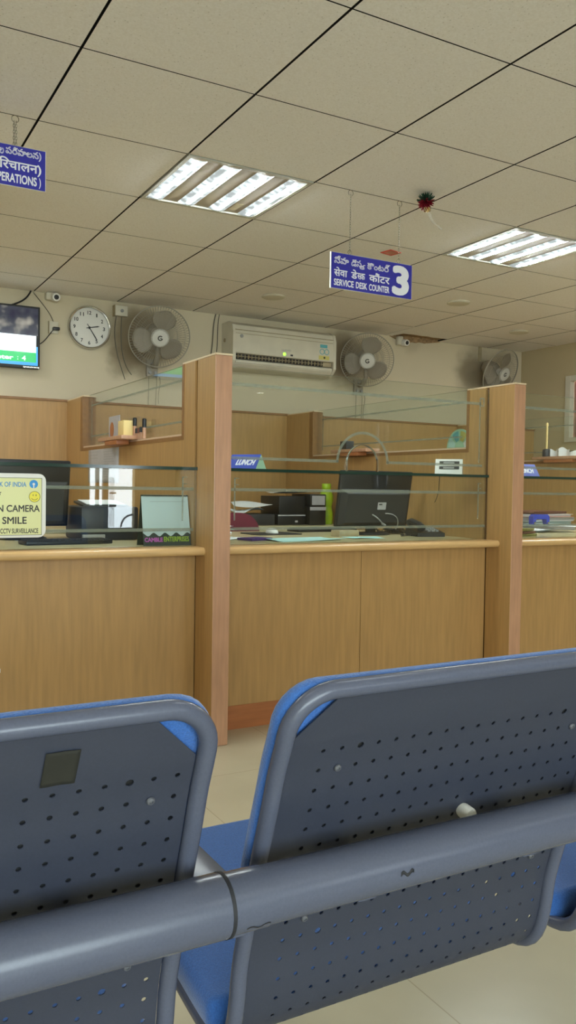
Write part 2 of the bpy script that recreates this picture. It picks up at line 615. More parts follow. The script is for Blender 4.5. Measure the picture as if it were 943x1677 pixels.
w4 = w.build('window_4', 'grey')
tag(w4, kind='structure')
w = MB(); w.box(-2.99, 1.59, YF - .058, YF - .052, .31, 2.34); w.build('glass_pane', 'pane', w4)
w = MB()
for (ya, yb) in ((-1.46, -1.435), (-1.415, -1.40), (-1.37, -1.20), (-1.17, -1.14)):
    w.box(XR + .03, XR + .07, ya, yb, 1.15, 1.95)
w.box(XR + .02, XR + .07, -1.46, -1.14, 1.15, 1.17)
w2 = tag(w.build('window_2', 'grey'), kind='structure')
w = MB()
w.box(XR - .015, XR + .04, 5.42, 5.475, 1.60, 2.20)
w.box(XR - .015, XR + .04, 4.75, 4.80, 1.60, 2.20)
w.box(XR - .013, XR + .04, 4.80, 5.42, 2.15, 2.20)
w.box(XR - .013, XR + .04, 4.80, 5.42, 1.60, 1.64)
w1 = tag(w.build('window_1', 'cream'), kind='structure')
w = MB(); w.surf(lambda u, v: (XR + .055 + .012 * math.sin(u * 60), 4.79 + u * .64, 1.63 + v * .53), 60, 1)
tag(w.build('curtain', 'curtain', w1), 'reddish brown curtain')

# suspended ceiling: tiles in a dark-gapped grid
FIX = {(2, 2), (5, 2)}
OFFLAMP = [(-1, 2), (8, 2), (0, 5), (-4, -2), (-1, -2), (2, -2), (5, -2), (8, -2), (-1, -6), (2, -6), (5, -6)]  # grid cells out of view where bare fill lights are added
b = MB(); b.keep = 1
i0 = math.floor((XL - GX) / .6); i1 = math.ceil((XR - GX) / .6)
j0 = math.floor((YF - GY) / .6); j1 = math.ceil((YB - GY) / .6)
for i in range(i0, i1):
    for j in range(j0, j1):
        if (i, j) in FIX:
            continue
        x0 = max(XL, GX + i * .6 + .0045); x1 = min(XR, GX + (i + 1) * .6 - .0045)
        ya = max(YF, GY + j * .6 + .0028); yb = min(YB, GY + (j + 1) * .6 - .0028)
        if x1 - x0 < .01 or yb - ya < .01:
            continue
        if (i, j) == (7, 6):      # the broken tile by the wall
            pts = [(x0, ya), (x1, ya), (x1, 5.90), (4.86, 5.905), (4.80, 5.90), (4.74, 5.91), (4.68, 5.895), (4.60, 5.902), (4.52, 5.89), (4.45, 5.897), (4.41, 5.90),
                   (4.405, 5.96), (4.39, 6.0), (4.395, yb), (x0, yb)]
            b.prism([(p[0], -p[1]) for p in pts], .012, Matrix(((1, 0, 0, 0), (0, -1, 0, 0), (0, 0, 1, ZC), (0, 0, 0, 1))))
            continue
        b.box(x0, x1, ya, yb, ZC, ZC + .014)
        for f in b.bm.faces[-6:]:
            f.normal_update()
            if f.normal.z > -.5: f.material_index = 1  # tile sides near-black: the shade inside the gaps is put into the colour
b.box(XL - .1, XR + .1, YF - .1, YB + .1, ZC + .10, ZC + .14, mi=1)
# grid runners above the gaps
for i in range(i0, i1 + 1):
    x = GX + i * .6
    if XL < x < XR:
        b.box(x - .011, x + .011, YF, YB, ZC + .022, ZC + .05, mi=1)
for j in range(j0, j1 + 1):
    y = GY + j * .6
    if YF < y < YB:
        b.box(XL, XR, y - .011, y + .011, ZC + .0145, ZC + .0375, mi=2)
M['tee_grey'] = mat('grey_ceiling_runner', (70, 64, 50), .8)
ceil = tag(b.build('ceiling', ['tile', 'gap_shade', 'tee_grey'], smooth=0), kind='structure')
b = MB()
pts = [(4.36, 2.50), (4.42, 2.478), (4.47, 2.462), (4.51, 2.448), (4.54, 2.454), (4.57, 2.446), (4.61, 2.462), (4.66, 2.460), (4.70, 2.470), (4.76, 2.466), (4.84, 2.478), (4.93, 2.492), (4.95, 2.57), (4.36, 2.57)]
b.prism(pts, .008, FACE(YB))
b.box(4.31, 4.95, 5.88, 6.05, ZC + .016, ZC + .024)
o = b.build('broken_edge', 'plaster_brown', ceil)
tag(o, 'ragged brown gap where the tile has broken away')

# panelling under the back wall behind the desks
b = MB(); b.keep = 1
b.box(XL, XR, 5.86, YB, 0, 1.72, bev=.003)
b.box(XL, XR, 5.852, YB, 1.72, 1.735, mi=1)
tag(b.build('trim_1', ['laminate', 'frame_wood'], smooth=0), kind='structure')

# ---------------------------------------------------------------- recessed lights
def ceiling_light(i, j, label):
    x0, y0 = GX + i * .6, GY + j * .6
    t = thing('ceiling_light', (x0 + .3, y0 + .3, ZC), label, 'ceiling light', 'recessed four strip ceiling lights')
    f = MB()
    f.box(x0 + .004, x0 + .596, y0 + .004, y0 + .026, ZC - .004, ZC + .03)
    f.box(x0 + .004, x0 + .596, y0 + .574, y0 + .596, ZC - .004, ZC + .03)
    f.box(x0 + .004, x0 + .022, y0 + .026, y0 + .574, ZC - .004, ZC + .03)
    f.box(x0 + .578, x0 + .596, y0 + .026, y0 + .574, ZC - .004, ZC + .03)
    f.build('frame', 'fixture_frame', t, smooth=0)
    p = MB()
    p.box(x0 + .022, x0 + .578, y0 + .026, y0 + .574, ZC + .004, ZC + .03)
    pl = p.build('backing_plate', 'tee_dark', t, smooth=0)
    s = MB(); s.box(x0 + .455 - .028, x0 + .455 + .012, y0 + .44, y0 + .54, ZC + .0025, ZC + .005); s.build('sticker', 'cream_dark', pl, smooth=0)
    for k in range(4):
        cx = x0 + .063 + k * .158
        d = MB()
        d.surf(lambda u, v: (cx + .042 * math.cos(PI * u), y0 + .032 + .536 * v, ZC + .0045 - .010 * math.sin(PI * u)), 10, 24)
        st = d.build('lamp_strip', 'lamp', t)
        d = MB()
        d.surf(lambda u, v: (cx + .011 * math.cos(PI * u), y0 + .062 + .476 * v, ZC - .0042 - .005 * math.sin(PI * u)), 8, 2)
        d.build('tube', 'lamp_tube', st)
    return t
ceiling_light(2, 2, 'recessed four-strip ceiling light nearest the camera, left of the hanging number 3 sign')
ceiling_light(5, 2, 'recessed four-strip ceiling light at the right edge of the photo, above the right post')

# round plates on the ceiling
for (x, y, lab) in ((2.79, 5.26, 'round cream ceiling plate in front of the air conditioner'),
                    (4.0, 4.70, 'round cream ceiling plate right of the hanging number 3 sign'),
                    (5.16, 5.28, 'round cream ceiling plate nearest the right wall')):
    t = thing('ceiling_plate', (x, y, ZC), lab, 'ceiling plate', 'round ceiling plates')
    d = MB(); d.lathe([(0, 0), (.08, 0), (.083, -.006), (.074, -.013), (.058, -.012)], 32, TR(x, y, ZC)); d.build('rim', 'cream', t)
    d = MB(); d.lathe([(.057, -.0118), (.052, -.008), (0, -.006)], 32, TR(x, y, ZC)); d.build('disc', 'cream', t)

x, y, zl = 5.33, YF + .09, 2.452
t = thing('downlight', (x, y, ZC), 'small round lit surface lamp whose reflection glows in the middle glass screen', 'ceiling light')
d = MB(); d.lathe([(.048, zl), (.060, zl - .002), (.062, ZC), (.04, ZC)], 28, TR(x, y, 0), cap=False); d.build('rim', 'white', t)
M['lamp_disc'] = mat('lit_lamp_disc', (255, 250, 240), .4, emit=16.0)
d = MB(); d.lathe([(0, zl), (.048, zl), (.048, zl + .003), (0, zl + .003)], 28, TR(x, y, 0)); d.build('lamp_disc', 'lamp_disc', t)
# red tape on the ceiling
b = MB()
T = TR(2.836, 3.926, ZC) @ RZ(12)
b.box(-.045, .045, -.04, .04, -.002, 0, T=T, mi=1)
for q in ((-.045, .045, -.04, -.032), (-.045, .045, .032, .04), (-.045, -.036, -.032, .032), (.036, .045, -.032, .032)):
    b.box(q[0], q[1], q[2], q[3], -.004, -.0005, T=T)
tag(b.build('tape_scrap', ['red', 'pink'], smooth=0), 'small red bordered scrap stuck on the ceiling behind the right sign chain', 'tape')

# tinsel bunch hanging from the ceiling
tx, ty, tz = 2.40, 3.06, 2.455
t = thing('tinsel_bunch', (tx, ty, tz), 'small spiky green and red tinsel ball hanging from the ceiling above the number 3 sign', 'decoration')
random.seed(3)
def spikes(sel, n, r, k):
    m = MB()
    for q in range(n):
        while True:
            d = Vector((random.uniform(-1, 1), random.uniform(-1, 1), random.uniform(-1, 1)))
            if .2 < d.length < 1 and sel(d.normalized()):
                break
        d.normalize()
        p = Vector((tx, ty, tz))
        e = p + d * random.uniform(r * .7, r)
        m.tube([p + d * .006, e], [.0042, .0012], 4)
    m.lathe([(0, -.012), (.012, 0), (0, .012)], 8, TR(tx, ty, tz))
    return m.build(k + '_tinsel', k + '_tinsel', t, smooth=0)
spikes(lambda d: d.z > .05, 110, .048, 'green')
spikes(lambda d: d.z <= .15, 110, .043, 'red')
m = MB()
for q in range(14):
    a = random.uniform(0, 2 * PI)
    m.box(-.004, .004, -.001, .001, -.010, .008, T=TR(tx + .012 * math.cos(a), ty - .01 + .012 * math.sin(a), tz - .036) @ RZ(math.degrees(a)) @ RX(30))
m.build('foil_flakes', 'gold', t, smooth=0)
m = MB(); m.tube([(tx, ty, tz + .01), (tx, ty, ZC)], .001, 4); m.build('thread', 'cable', t)
m = MB(); m.surf(lambda u, v: (tx + .004 + .07 * v + .020 * u, ty + .012 * math.sin(v * 4), tz - .03 - .085 * v + .003 * math.sin(v * 9)), 1, 12)
M['clear_ribbon'] = frost_mat('clear_ribbon', (225, 220, 205), .30)
o = m.build('ribbon', 'clear_ribbon', t)
o.modifiers.new('s', 'SOLIDIFY').thickness = .0004

# ---------------------------------------------------------------- hanging signs
def chain(parent, x, y, z0, z1, twin=False):
    m = MB()
    n = int((z1 - z0) / .011)
    for off in ((-.004, .004) if twin else (0,)):
        for k in range(n):
            z = z0 + (k + .5) * (z1 - z0) / n
            T = TR(x + off, y, z) @ (RZ(90) if k % 2 else RZ(0)) @ RX(90)
            m.tube([T @ Vector((.0032 * math.cos(a), .0078 * math.sin(a), 0)) for a in [2 * PI * q / 8 for q in range(8)]], .0009, 4, closed=True)
    c = m.build('chain', 'steel', parent)
    h = MB()
    h.tube([(x + .013 * math.cos(a), y, z1 + .008 + .013 * math.sin(a)) for a in [R(-60 + 300 * q / 14) for q in range(15)]], .0013, 5)
    h.build('hook', 'steel', c)
    if not twin:
        h = MB()
        h.tube([(x + .010 * math.cos(a), y, z0 - .002 + .010 * math.sin(a)) for a in [2 * PI * q / 12 for q in range(12)]], .0012, 5, closed=True)
        h.build('ring', 'steel', c)
    return c
SY = 3.212
t = thing('hanging_sign', (2.215, SY, 2.046), 'blue hanging sign with a big white 3, chained below the ceiling over the middle counter', 'sign')
m = MB(); m.box(1.989, 2.443, SY - .003, SY + .003, 2.046, 2.207); m.build('board', 'white', t, smooth=0)
m = MB(); m.box(1.9935, 2.4405, SY - .0045, SY - .003, 2.0475, 2.2055); m.build('blue_face', 'sign_blue', t, smooth=0)
sx0, sw, sz1, sh = 1.9935, .447, 2.2055, .158
def SR(a, b_, c, d): return (sx0 + sw * a, sx0 + sw * b_, sz1 - sh * d, sz1 - sh * c)
TF = FACE(SY - .0045)
m = MB(); m.text('సేవా', SR(.03, .205, .08, .30), TF, stroke=.024); m.text('డెస', SR(.235, .36, .11, .31), TF, stroke=.024); m.text('క', SR(.335, .405, .22, .36), TF, stroke=.028); m.text('కౌంటర్', SR(.43, .715, .10, .32), TF, stroke=.024); m.build('lettering', 'sign_white', t, smooth=0)
m = MB(); m.text('सेवा', SR(.03, .19, .40, .66), TF, bold=.022); m.text('डे', SR(.235, .31, .40, .66), TF, bold=.022); m.text('स', SR(.31, .362, .475, .655), TF, bold=.022)
m.text('क', SR(.345, .405, .475, .655), TF, bold=.022); m.text('कौंटर', SR(.455, .715, .395, .665), TF, bold=.022); m.build('lettering', 'sign_white', t, smooth=0)
m = MB(); m.text('SERVICE', SR(.03, .268, .735, .925), TF, bold=.028); m.text('DESK', SR(.295, .432, .735, .925), TF, bold=.028)
m.text('COUNTER', SR(.455, .712, .735, .925), TF, bold=.028); m.build('lettering', 'sign_white', t, smooth=0)
m = MB(); m.text('3', SR(.745, .965, .06, .94), TF, bold=.05); m.build('numeral', 'sign_white', t, smooth=0)
chain(t, 2.092, SY, 2.219, 2.476)
chain(t, 2.365, SY, 2.219, 2.476)

t = thing('hanging_sign', (.42, SY, 2.238), 'blue hanging sign ending in OPERATIONS, cut off by the left edge of the photo', 'sign')
m = MB(); m.box(.10, .733, SY - .003, SY + .003, 2.238, 2.387); m.build('board', 'white', t, smooth=0)
m = MB(); m.box(.102, .731, SY - .0045, SY - .003, 2.2395, 2.3855); m.build('blue_face', 'sign_blue', t, smooth=0)
m = MB(); m.text('పరిపాలన)', (.588, .716, 2.345, 2.380), TF, stroke=.024); m.text('ల', (.566, .582, 2.348, 2.370), TF, stroke=.024); m.build('lettering', 'sign_white', t, smooth=0)
m = MB(); m.text('पिरचालन)', (.537, .716, 2.288, 2.340), TF, bold=.022); m.build('lettering', 'sign_white', t, smooth=0)
m = MB(); m.text('OPERATIONS', (.538, .700, 2.251, 2.284), TF, bold=.028); m.text(')', (.708, .715, 2.245, 2.284), TF, bold=.02); m.build('lettering', 'sign_white', t, smooth=0)
chain(t, .622, SY, 2.387, 2.476, twin=True)
chain(t, .20, SY, 2.387, 2.476, twin=True)

# ---------------------------------------------------------------- partitions between the counters
PX = [1.495, 3.247, 4.999]
PW = .082
PT = 1.722
plabels = ['beech partition with window between the left and middle counters',
           'beech partition with window on the right of the middle counter',
           'beech partition with window farthest right, seen through the right counter glass']
for x, lab in zip(PX, plabels):
    t = thing('counter_partition', (x, 3.345, 0), lab, 'partition', 'beech counter partitions')
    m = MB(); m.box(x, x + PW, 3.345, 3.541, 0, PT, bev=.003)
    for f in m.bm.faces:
        if f.normal.y < -.9: f.material_index = 1  # front faces take the wood with the daylight pink in its colour
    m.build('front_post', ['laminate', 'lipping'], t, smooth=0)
    m = MB(); m.box(x + .012, x + PW - .012, 3.541, 3.569, 0, PT); m.build('groove_strip', 'groove', t, smooth=0)
    m = MB(); m.box(x, x + PW, 3.569, 5.86, 0, 1.372); m.box(x, x + PW, 3.569, 3.70, 1.372, PT); m.box(x, x + PW, 5.50, 5.86, 1.372, PT)
    m.build('panel', 'laminate', t, smooth=0)
    m = MB(); m.box(x, x + PW, 3.343, 3.722, PT, PT + .008); m.box(x, x + PW, 5.44, 5.862, PT, PT + .008)
    m.build('top_cap', 'cap', t, smooth=0)
    m = MB(); m.box(x - .003, x + PW + .003, 3.70, 3.722, 1.372, PT); m.box(x - .003, x + PW + .003, 5.45, 5.50, 1.372, PT)
    m.box(x - .0015, x + PW + .0015, 3.70, 5.50, 1.366, 1.386)
    m.build('window_frame', 'frame_wood', t, smooth=0)
    m = MB(); m.box(x + .004, x + PW - .004, 3.722, 5.45, 1.386, 1.396); m.build('sill_lipping', 'sill', t, smooth=0)
    m = MB(); m.box(x + .036, x + .046, 3.722, 5.45, 1.396, PT + .008)
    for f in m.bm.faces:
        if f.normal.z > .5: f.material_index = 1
    pn = m.build('window_pane', ['pane', 'glass_edge_light'], t, smooth=0)
    m = MB()
    for z in (1.655, 1.455):
        m.box(x + .0352, x + .0358, 3.80, 5.38, z, z + .010)
    m.box(x + .0352, x + .0358, 5.36, 5.37, 1.43, 1.69)
    m.build('etched_line', 'frost', pn, smooth=0)

# ---------------------------------------------------------------- counters
CX = [(-.20, PX[0]), (PX[0] + PW, PX[1]), (PX[1] + PW, PX[2])]
clab = ['beech fronted service counter at left, under the camera warning sign', 'beech fronted service counter in the middle, under the number 3 sign', 'beech fronted service counter at the right edge of the photo']
for ci, ((a, c), lab) in enumerate(zip(CX, clab)):
    t = thing('service_counter', ((a + c) / 2, 3.55, 0), lab, 'counter', 'service counters in a row')
    mid = (a + c) / 2
    spans = [(a, c)] if ci == 0 else [(a, mid - .0012), (mid + .0012, c)]
    for (u, v) in spans:
        m = MB(); m.box(u, v, 3.545, 3.57, .114, .838, bev=.001, seg=1); m.build('front_panel', 'laminate', t, smooth=0)
    m = MB(); m.box(a, c, 3.549, 3.57, 0, .1135); m.build('kick_board', 'kick', t, smooth=0)
    m = MB()
    prof = [(3.575, .838), (3.575, .875)] + [(3.452 - .0185 * math.sin(q), .8565 + .0185 * math.cos(q)) for q in [PI * k / 8 for k in range(9)]]
    m.prism([(p[0], p[1]) for p in prof], c - a, Matrix(((0, 0, 1, a), (1, 0, 0, 0), (0, 1, 0, 0), (0, 0, 0, 1))))
    m.build('ledge', 'ledge', t)
    m = MB(); m.box(a, c, 3.575, 4.62, .845, .875, bev=.003); m.build('desktop', 'desk', t, smooth=0)
    m = MB(); m.box(a, a + .02, 3.60, 4.5, 0, .845); m.build('desk_side', 'laminate', t, smooth=0)
    m = MB(); m.box(c - .02, c, 3.60, 4.5, 0, .845); m.build('desk_side', 'laminate', t, smooth=0)
# low cabinet under the booth back walls
for ci, lab in ((0, 'low beech back cabinet in the left booth'), (1, 'low beech back cabinet behind the middle counter, carrying the box files'), (2, 'low beech back cabinet in the right booth')):
    a, c = CX[ci]
    t = thing('back_cabinet', ((a + c) / 2, 5.35, 0), lab, 'cabinet', 'low cabinets behind the booths')
    m = MB(); m.box(a + .001, c - .001, 4.84, 5.858, .86, .89, bev=.003); m.build('top', 'desk', t, smooth=0)
    m = MB(); m.box(a + .01, c - .01, 4.88, 5.858, 0, .86); m.build('carcass', 'laminate', t, smooth=0)
    for k in range(3):
        w_ = (c - a - .04) / 3
        m = MB(); m.box(a + .02 + k * w_ + .003, a + .02 + (k + 1) * w_ - .003, 4.862, 4.88, .08, .85, bev=.002); d = m.build('door', 'laminate', t, smooth=0)
        m = MB(); m.tube([(a + .02 + (k + 1) * w_ - .05, 4.852, .62), (a + .02 + (k + 1) * w_ - .05, 4.852, .72)], .005, 8); m.build('handle', 'chrome', d)

# ---------------------------------------------------------------- glass screens and glass shelves
GYA, GYB = 3.538, 3.548
def pane_prism(m, pts):
    fs = m.prism(pts, GYB - GYA, FACE(GYB))
    for f in m.bm.faces:
        f.normal_update()
        if abs(f.normal.z) > .5: f.material_index = 1
def strip(m, u0, u1, v0, v1):
    m.box(u0, u1, GYA - .0006, GYA - .0001, v0, v1)
glab = ['low clear glass pane on the left counter', 'clear glass screen with an arched speaking hole on the middle counter', 'clear glass screen on the right counter, right of the right post']
slab = ['green edged glass shelf on top of the left counter pane', 'green edged glass shelf across the middle counter screen', 'green edged glass shelf across the right counter screen']
for ci, (a, c) in enumerate(CX):
    t = thing('glass_screen', ((a + c) / 2, 3.543, .875), glab[ci], 'glass screen', 'counter glass screens')
    a0, c0 = a + .001, c - .001
    m = MB(); pane_prism(m, [(a0, .8755), (c0, .8755), (c0, 1.2195), (a0, 1.2195)])
    lo = m.build('lower_pane', ['glass', 'glass_edge'], t, smooth=0)
    m = MB()
    strip(m, a + .03, c - .015, 1.128, 1.142); strip(m, a + .03, c - .015, .944, .958)
    for xx in (a + .11, c - .068):
        strip(m, xx - .004, xx + .004, .99, 1.19)
        strip(m, xx - .004, xx + .022, 1.186, 1.19); strip(m, xx - .004, xx + .022, 1.156, 1.16)
    m.build('etched_line', 'frost', lo, smooth=0)
    if ci > 0:
        mx = 2.405 + (ci - 1) * 1.752
        r = .0955
        arch = [(mx - r, 1.2355), (mx - r, 1.277)] + [(mx - r * math.cos(q), 1.277 + r * math.sin(q)) for q in [PI * k / 20 for k in range(1, 20)]] + [(mx + r, 1.277), (mx + r, 1.2355)]
        pts = [(a0, 1.2355)] + arch + [(c0, 1.2355), (c0, 1.707), (a0, 1.707)]
        m = MB()
        pane_prism(m, pts)
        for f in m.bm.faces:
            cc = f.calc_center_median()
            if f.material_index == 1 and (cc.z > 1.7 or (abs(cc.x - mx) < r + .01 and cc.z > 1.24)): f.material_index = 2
        up = m.build('upper_pane', ['glass', 'glass_edge', 'glass_edge_light'], t, smooth=0)
        m = MB()
        strip(m, a + .04, mx - .147, 1.276, 1.290); strip(m, mx + .147, c - .045, 1.278, 1.292)
        m.ring(.147, .161, .0005, 0, PI, 24, TR(mx, GYA - .0001, 1.277) @ RX(90))
        strip(m, a + .04, c - .06, 1.619, 1.634)
        for xx, s_ in ((c - .068, 1), (a + .06, -1)):
            strip(m, xx - .004, xx + .004, 1.30, 1.655)
            strip(m, min(xx, xx + s_ * .03), max(xx, xx + s_ * .03), 1.652, 1.660); strip(m, min(xx, xx + s_ * .03), max(xx, xx + s_ * .03), 1.612, 1.619)
            strip(m, xx + s_ * .022 if s_ > 0 else xx - .030, xx + s_ * .030 if s_ > 0 else xx - .022, 1.619, 1.652)
        m.build('etched_line', 'frost', up, smooth=0)
        m = MB(); m.ring(r - .004, r - .0005, .014, 0, PI, 28, TR(mx, 3.550, 1.277) @ RX(90))
        m.box(mx - r + .0005, mx - r + .004, 3.536, 3.550, 1.2355, 1.277); m.box(mx + r - .004, mx + r - .0005, 3.536, 3.550, 1.2355, 1.277)
        m.build('arch_edge_trim', 'chrome', up)
    m = MB(); m.box(a0, c0, 3.528, 3.79, 1.2205, 1.2345)
    for f in m.bm.faces:
        f.normal_update()
        if abs(f.normal.z) < .5: f.material_index = 1
    tag(m.build('glass_shelf', ['glass', 'glass_edge'], smooth=0), slab[ci], 'glass shelf', 'glass shelves over the counters')

# ---------------------------------------------------------------- waiting bench
BP = [(.836, .925), (.843, .908), (.867, .843), (.885, .801), (.902, .75), (.930, .67), (.974, .53), (.984, .475), (.991, .44), (1.002, .410), (1.022, .387), (1.055, .375), (1.11, .375), (1.25, .393), (1.40, .416), (1.50, .432), (1.53, .430), (1.548, .412), (1.55, .39)]
def catmull(P_, n=12):
    out = []
    for i in range(1, len(P_) - 2):
        p0, p1, p2, p3 = [Vector(P_[k]) for k in (i - 1, i, i + 1, i + 2)]
        for q in range(n):
            u = q / n
            out.append(.5 * ((2 * p1) + (p2 - p0) * u + (2 * p0 - 5 * p1 + 4 * p2 - p3) * u * u + (3 * p1 - p0 - 3 * p2 + p3) * u ** 3))
    out.append(Vector(P_[-2]))
    return out
CV = catmull(BP)
AL = [0.0]
for p_, q_ in zip(CV, CV[1:]):
    AL.append(AL[-1] + (q_ - p_).length)
STOT = AL[-1]
def prof(s, w=0.0):
    if s < 0:
        d = (CV[1] - CV[0]).normalized(); p = CV[0] + d * s
    else:
        s = min(s, STOT - 1e-6)
        lo = max(k for k in range(len(AL)) if AL[k] <= s)
        lo = min(lo, len(CV) - 2)
        k = (s - AL[lo]) / (AL[lo + 1] - AL[lo])
        p = CV[lo].lerp(CV[lo + 1], k)
        d0 = (CV[min(lo + 1, len(CV) - 1)] - CV[max(lo - 1, 0)]).normalized()
        d1 = (CV[min(lo + 2, len(CV) - 1)] - CV[lo]).normalized()
        d = d0.lerp(d1, k).normalized()
    n = Vector((-d.y, d.x))
    p = p + n * w
    return p
UW = .59
def PP(x0, u, s, w=0.0):
    q = prof(s, w)
    return Vector((x0 + u, q.x, q.y))
def s_at_z(z):
    for k in range(len(CV) - 1):
        if CV[k].y >= z >= CV[k + 1].y:
            f_ = (CV[k].y - z) / max(1e-9, CV[k].y - CV[k + 1].y)
            return AL[k] + f_ * (AL[k + 1] - AL[k])
S_ROW0 = s_at_z(.823)
HP, VP_ = .0280, .0302
U0 = .072
NC, NR = 18, 17
TRAD = .0115

bench = thing('waiting_bench', (.767, .90, 0), 'grey-blue perforated steel waiting bench with blue cushions, seen from behind in the foreground', 'bench')

def seat_unit(x0, first=None):
    if first is not None:
        c = copy_tree(first, bench)
        c.location.x += x0 - .472
        ORI[c.name] = ORI[first.name] + Vector((x0 - .472, 0, 0))
        return c
    m = MB()
    bm = m.bm
    ua, ub = TRAD * 2 + .0012, UW - TRAD * 2 - .0012
    sa = TRAD * .9
    s_first = S_ROW0 - VP_ / 2
    ch = .055
    TH = .0016
    cols = [U0 + (k - .5) * HP for k in range(NC + 1)]
    cache = {}
    def nv(u, s, w):
        k = (round(u, 6), round(s, 6), w)
        if k not in cache:
            cache[k] = bm.verts.new(PP(x0, u, s, w))
        return cache[k]
    def plate(pts):          # the same polygon on both faces of the sheet
        for w in (0, TH):
            bm.faces.new([nv(u, s, w) for (u, s) in pts])
    def wall(a, c):          # sheet edge between two points
        bm.faces.new([nv(a[0], a[1], 0), nv(c[0], c[1], 0), nv(c[0], c[1], TH), nv(a[0], a[1], TH)])
    # top band with cut corners: middle, then the two bevelled ends
    levels = [sa + (s_first - sa) * k / 6 for k in range(7)]
    for s0, s1 in zip(levels, levels[1:]):
        us = [ua + ch] + [u for u in cols if ua + ch + .004 < u < ub - ch - .004] + [ub - ch]
        for u_, v_ in zip(us, us[1:]):
            plate([(u_, s0), (v_, s0), (v_, s1), (u_, s1)])
        d0, d1 = max(0, ch - (s0 - sa)), max(0, ch - (s1 - sa))
        for sg, base, inner in ((1, ua, ua + ch), (-1, ub, ub - ch)):
            a, c = (base + sg * d0, s0), (base + sg * d1, s1)
            poly = [p_ for p_ in ((inner, s0), a, c, (inner, s1))]
            if abs(a[0] - inner) < 1e-6: poly = [a, c, (inner, s1)]
            plate(poly)
            wall(a, c)
    # perforated field
    big = {(0, 2), (0, NC - 3), (10, 2), (10, NC - 3)}
    for r_ in range(NR):
        sc = S_ROW0 + r_ * VP_
        sA, sM, sB = sc - VP_ / 2, sc, sc + VP_ / 2
        plate([(ua, sA), (cols[0], sA), (cols[0], sM), (cols[0], sB), (ua, sB)])
        plate([(cols[-1], sA), (ub, sA), (ub, sB), (cols[-1], sB), (cols[-1], sM)])
        for c_ in range(NC):
            uc = U0 + c_ * HP
            hr = .0050 if (r_, c_) in big else .0033
            o_, i_ = [], []
            for q in range(8):
                a = 2 * PI * q / 8
                dx, dy = math.cos(a), math.sin(a)
                f_ = 1 / max(abs(dx), abs(dy))
                o_.append((uc + dx * f_ * HP / 2, sc + dy * f_ * VP_ / 2))
                i_.append((uc + dx * hr, sc + dy * hr))
            for q in range(8):
                plate([o_[q], o_[(q + 1) % 8], i_[(q + 1) % 8], i_[q]])
                wall(i_[q], i_[(q + 1) % 8])
    # plain seat pan
    se = S_ROW0 + (NR - .5) * VP_
    ns = 40
    for k in range(ns):
        s0, s1 = se + (STOT - se) * k / ns, se + (STOT - se) * (k + 1) / ns
        plate([(ua, s0), (ub, s0), (ub, s1), (ua, s1)])
    sh = m.build('seat_shell', 'chair_sheet', bench, smooth=30)
    # bent tube frame
    m = MB()
    path = []
    rc = .058
    e = TRAD
    for k in range(60):
        path.append((e, STOT - (STOT - rc) * k / 60))
    for k in range(11):
        a = PI / 2 * k / 10
        path.append((e + rc - rc * math.cos(a), rc - rc * math.sin(a)))
    for k in range(1, 12):
        path.append((e + rc + (UW - 2 * e - 2 * rc) * k / 12, 0))
    left = path[:71]
    path += [(UW - u, s) for (u, s) in reversed(left)]
    m.tube([PP(x0, u, s) for (u, s) in path], TRAD, 14)
    m.build('tube_frame', 'chair_paint', sh, smooth=60)
    # cushions
    def pad(name, u0, u1, s0, s1, r, w0, w1, soft):
        g = MB()
        layers = [(w0, .004), (w0 + .006, 0), (w1 - soft, 0), (w1 - soft * .4, soft * .35), (w1, soft * 1.1)]
        NS, NU = 26, 14
        def outline(ins):       # left and right edge of the rounded pad at NS levels of s
            rr = max(.006, r - ins * .6)
            lv = []
            for k in range(NS + 1):
                s = (s0 + ins) + (s1 - s0 - 2 * ins) * (.5 - .5 * math.cos(PI * k / NS))
                d = min(s - (s0 + ins), (s1 - ins) - s)
                e = rr - math.sqrt(max(0, rr * rr - (rr - d) ** 2)) if d < rr else 0
                lv.append((s, u0 + ins + e, u1 - ins - e))
            return lv
        def sheet_rows(ins, w):
            return [[g.bm.verts.new(PP(x0, a + (b_ - a) * q / NU, s, w)) for q in range(NU + 1)] for (s, a, b_) in outline(ins)]
        def skin(rows):
            for A, B in zip(rows, rows[1:]):
                for q in range(NU):
                    g.bm.faces.new((A[q], A[q + 1], B[q + 1], B[q]))
        def loop_of(rows):
            return rows[0] + [rw[-1] for rw in rows[1:-1]] + rows[-1][::-1] + [rw[0] for rw in rows[-2:0:-1]]
        back = sheet_rows(layers[0][1], layers[0][0]); skin(back)
        front = sheet_rows(layers[-1][1], layers[-1][0]); skin(front)
        loops = [loop_of(back)]
        for (w, ins) in layers[1:-1]:
            lv = outline(ins)
            pts = [(lv[0][1] + (lv[0][2] - lv[0][1]) * q / NU, lv[0][0]) for q in range(NU + 1)] + [(b_, s) for (s, a, b_) in lv[1:-1]]
            pts += [(lv[-1][1] + (lv[-1][2] - lv[-1][1]) * q / NU, lv[-1][0]) for q in range(NU, -1, -1)] + [(a, s) for (s, a, b_) in lv[-2:0:-1]]
            loops.append([g.bm.verts.new(PP(x0, u, s, w)) for (u, s) in pts])
        loops.append(loop_of(front))
        k = len(loops[0])
        for A, B in zip(loops, loops[1:]):
            for j in range(k):
                g.bm.faces.new((A[j], A[(j + 1) % k], B[(j + 1) % k], B[j]))
        cu_ = g.build(name, 'blue_cloth', sh, smooth=60)
        g = MB()
        g.surf(lambda u, v: PP(x0, u0 + .028 + (u1 - u0 - .056) * u, s0 + .068 + (s1 - s0 - .10) * v, w0 - .0022), 12, 24)
        bo = g.build('hole_shade_board', 'black', cu_)  # black sheet added behind the pad so the perforations look shaded
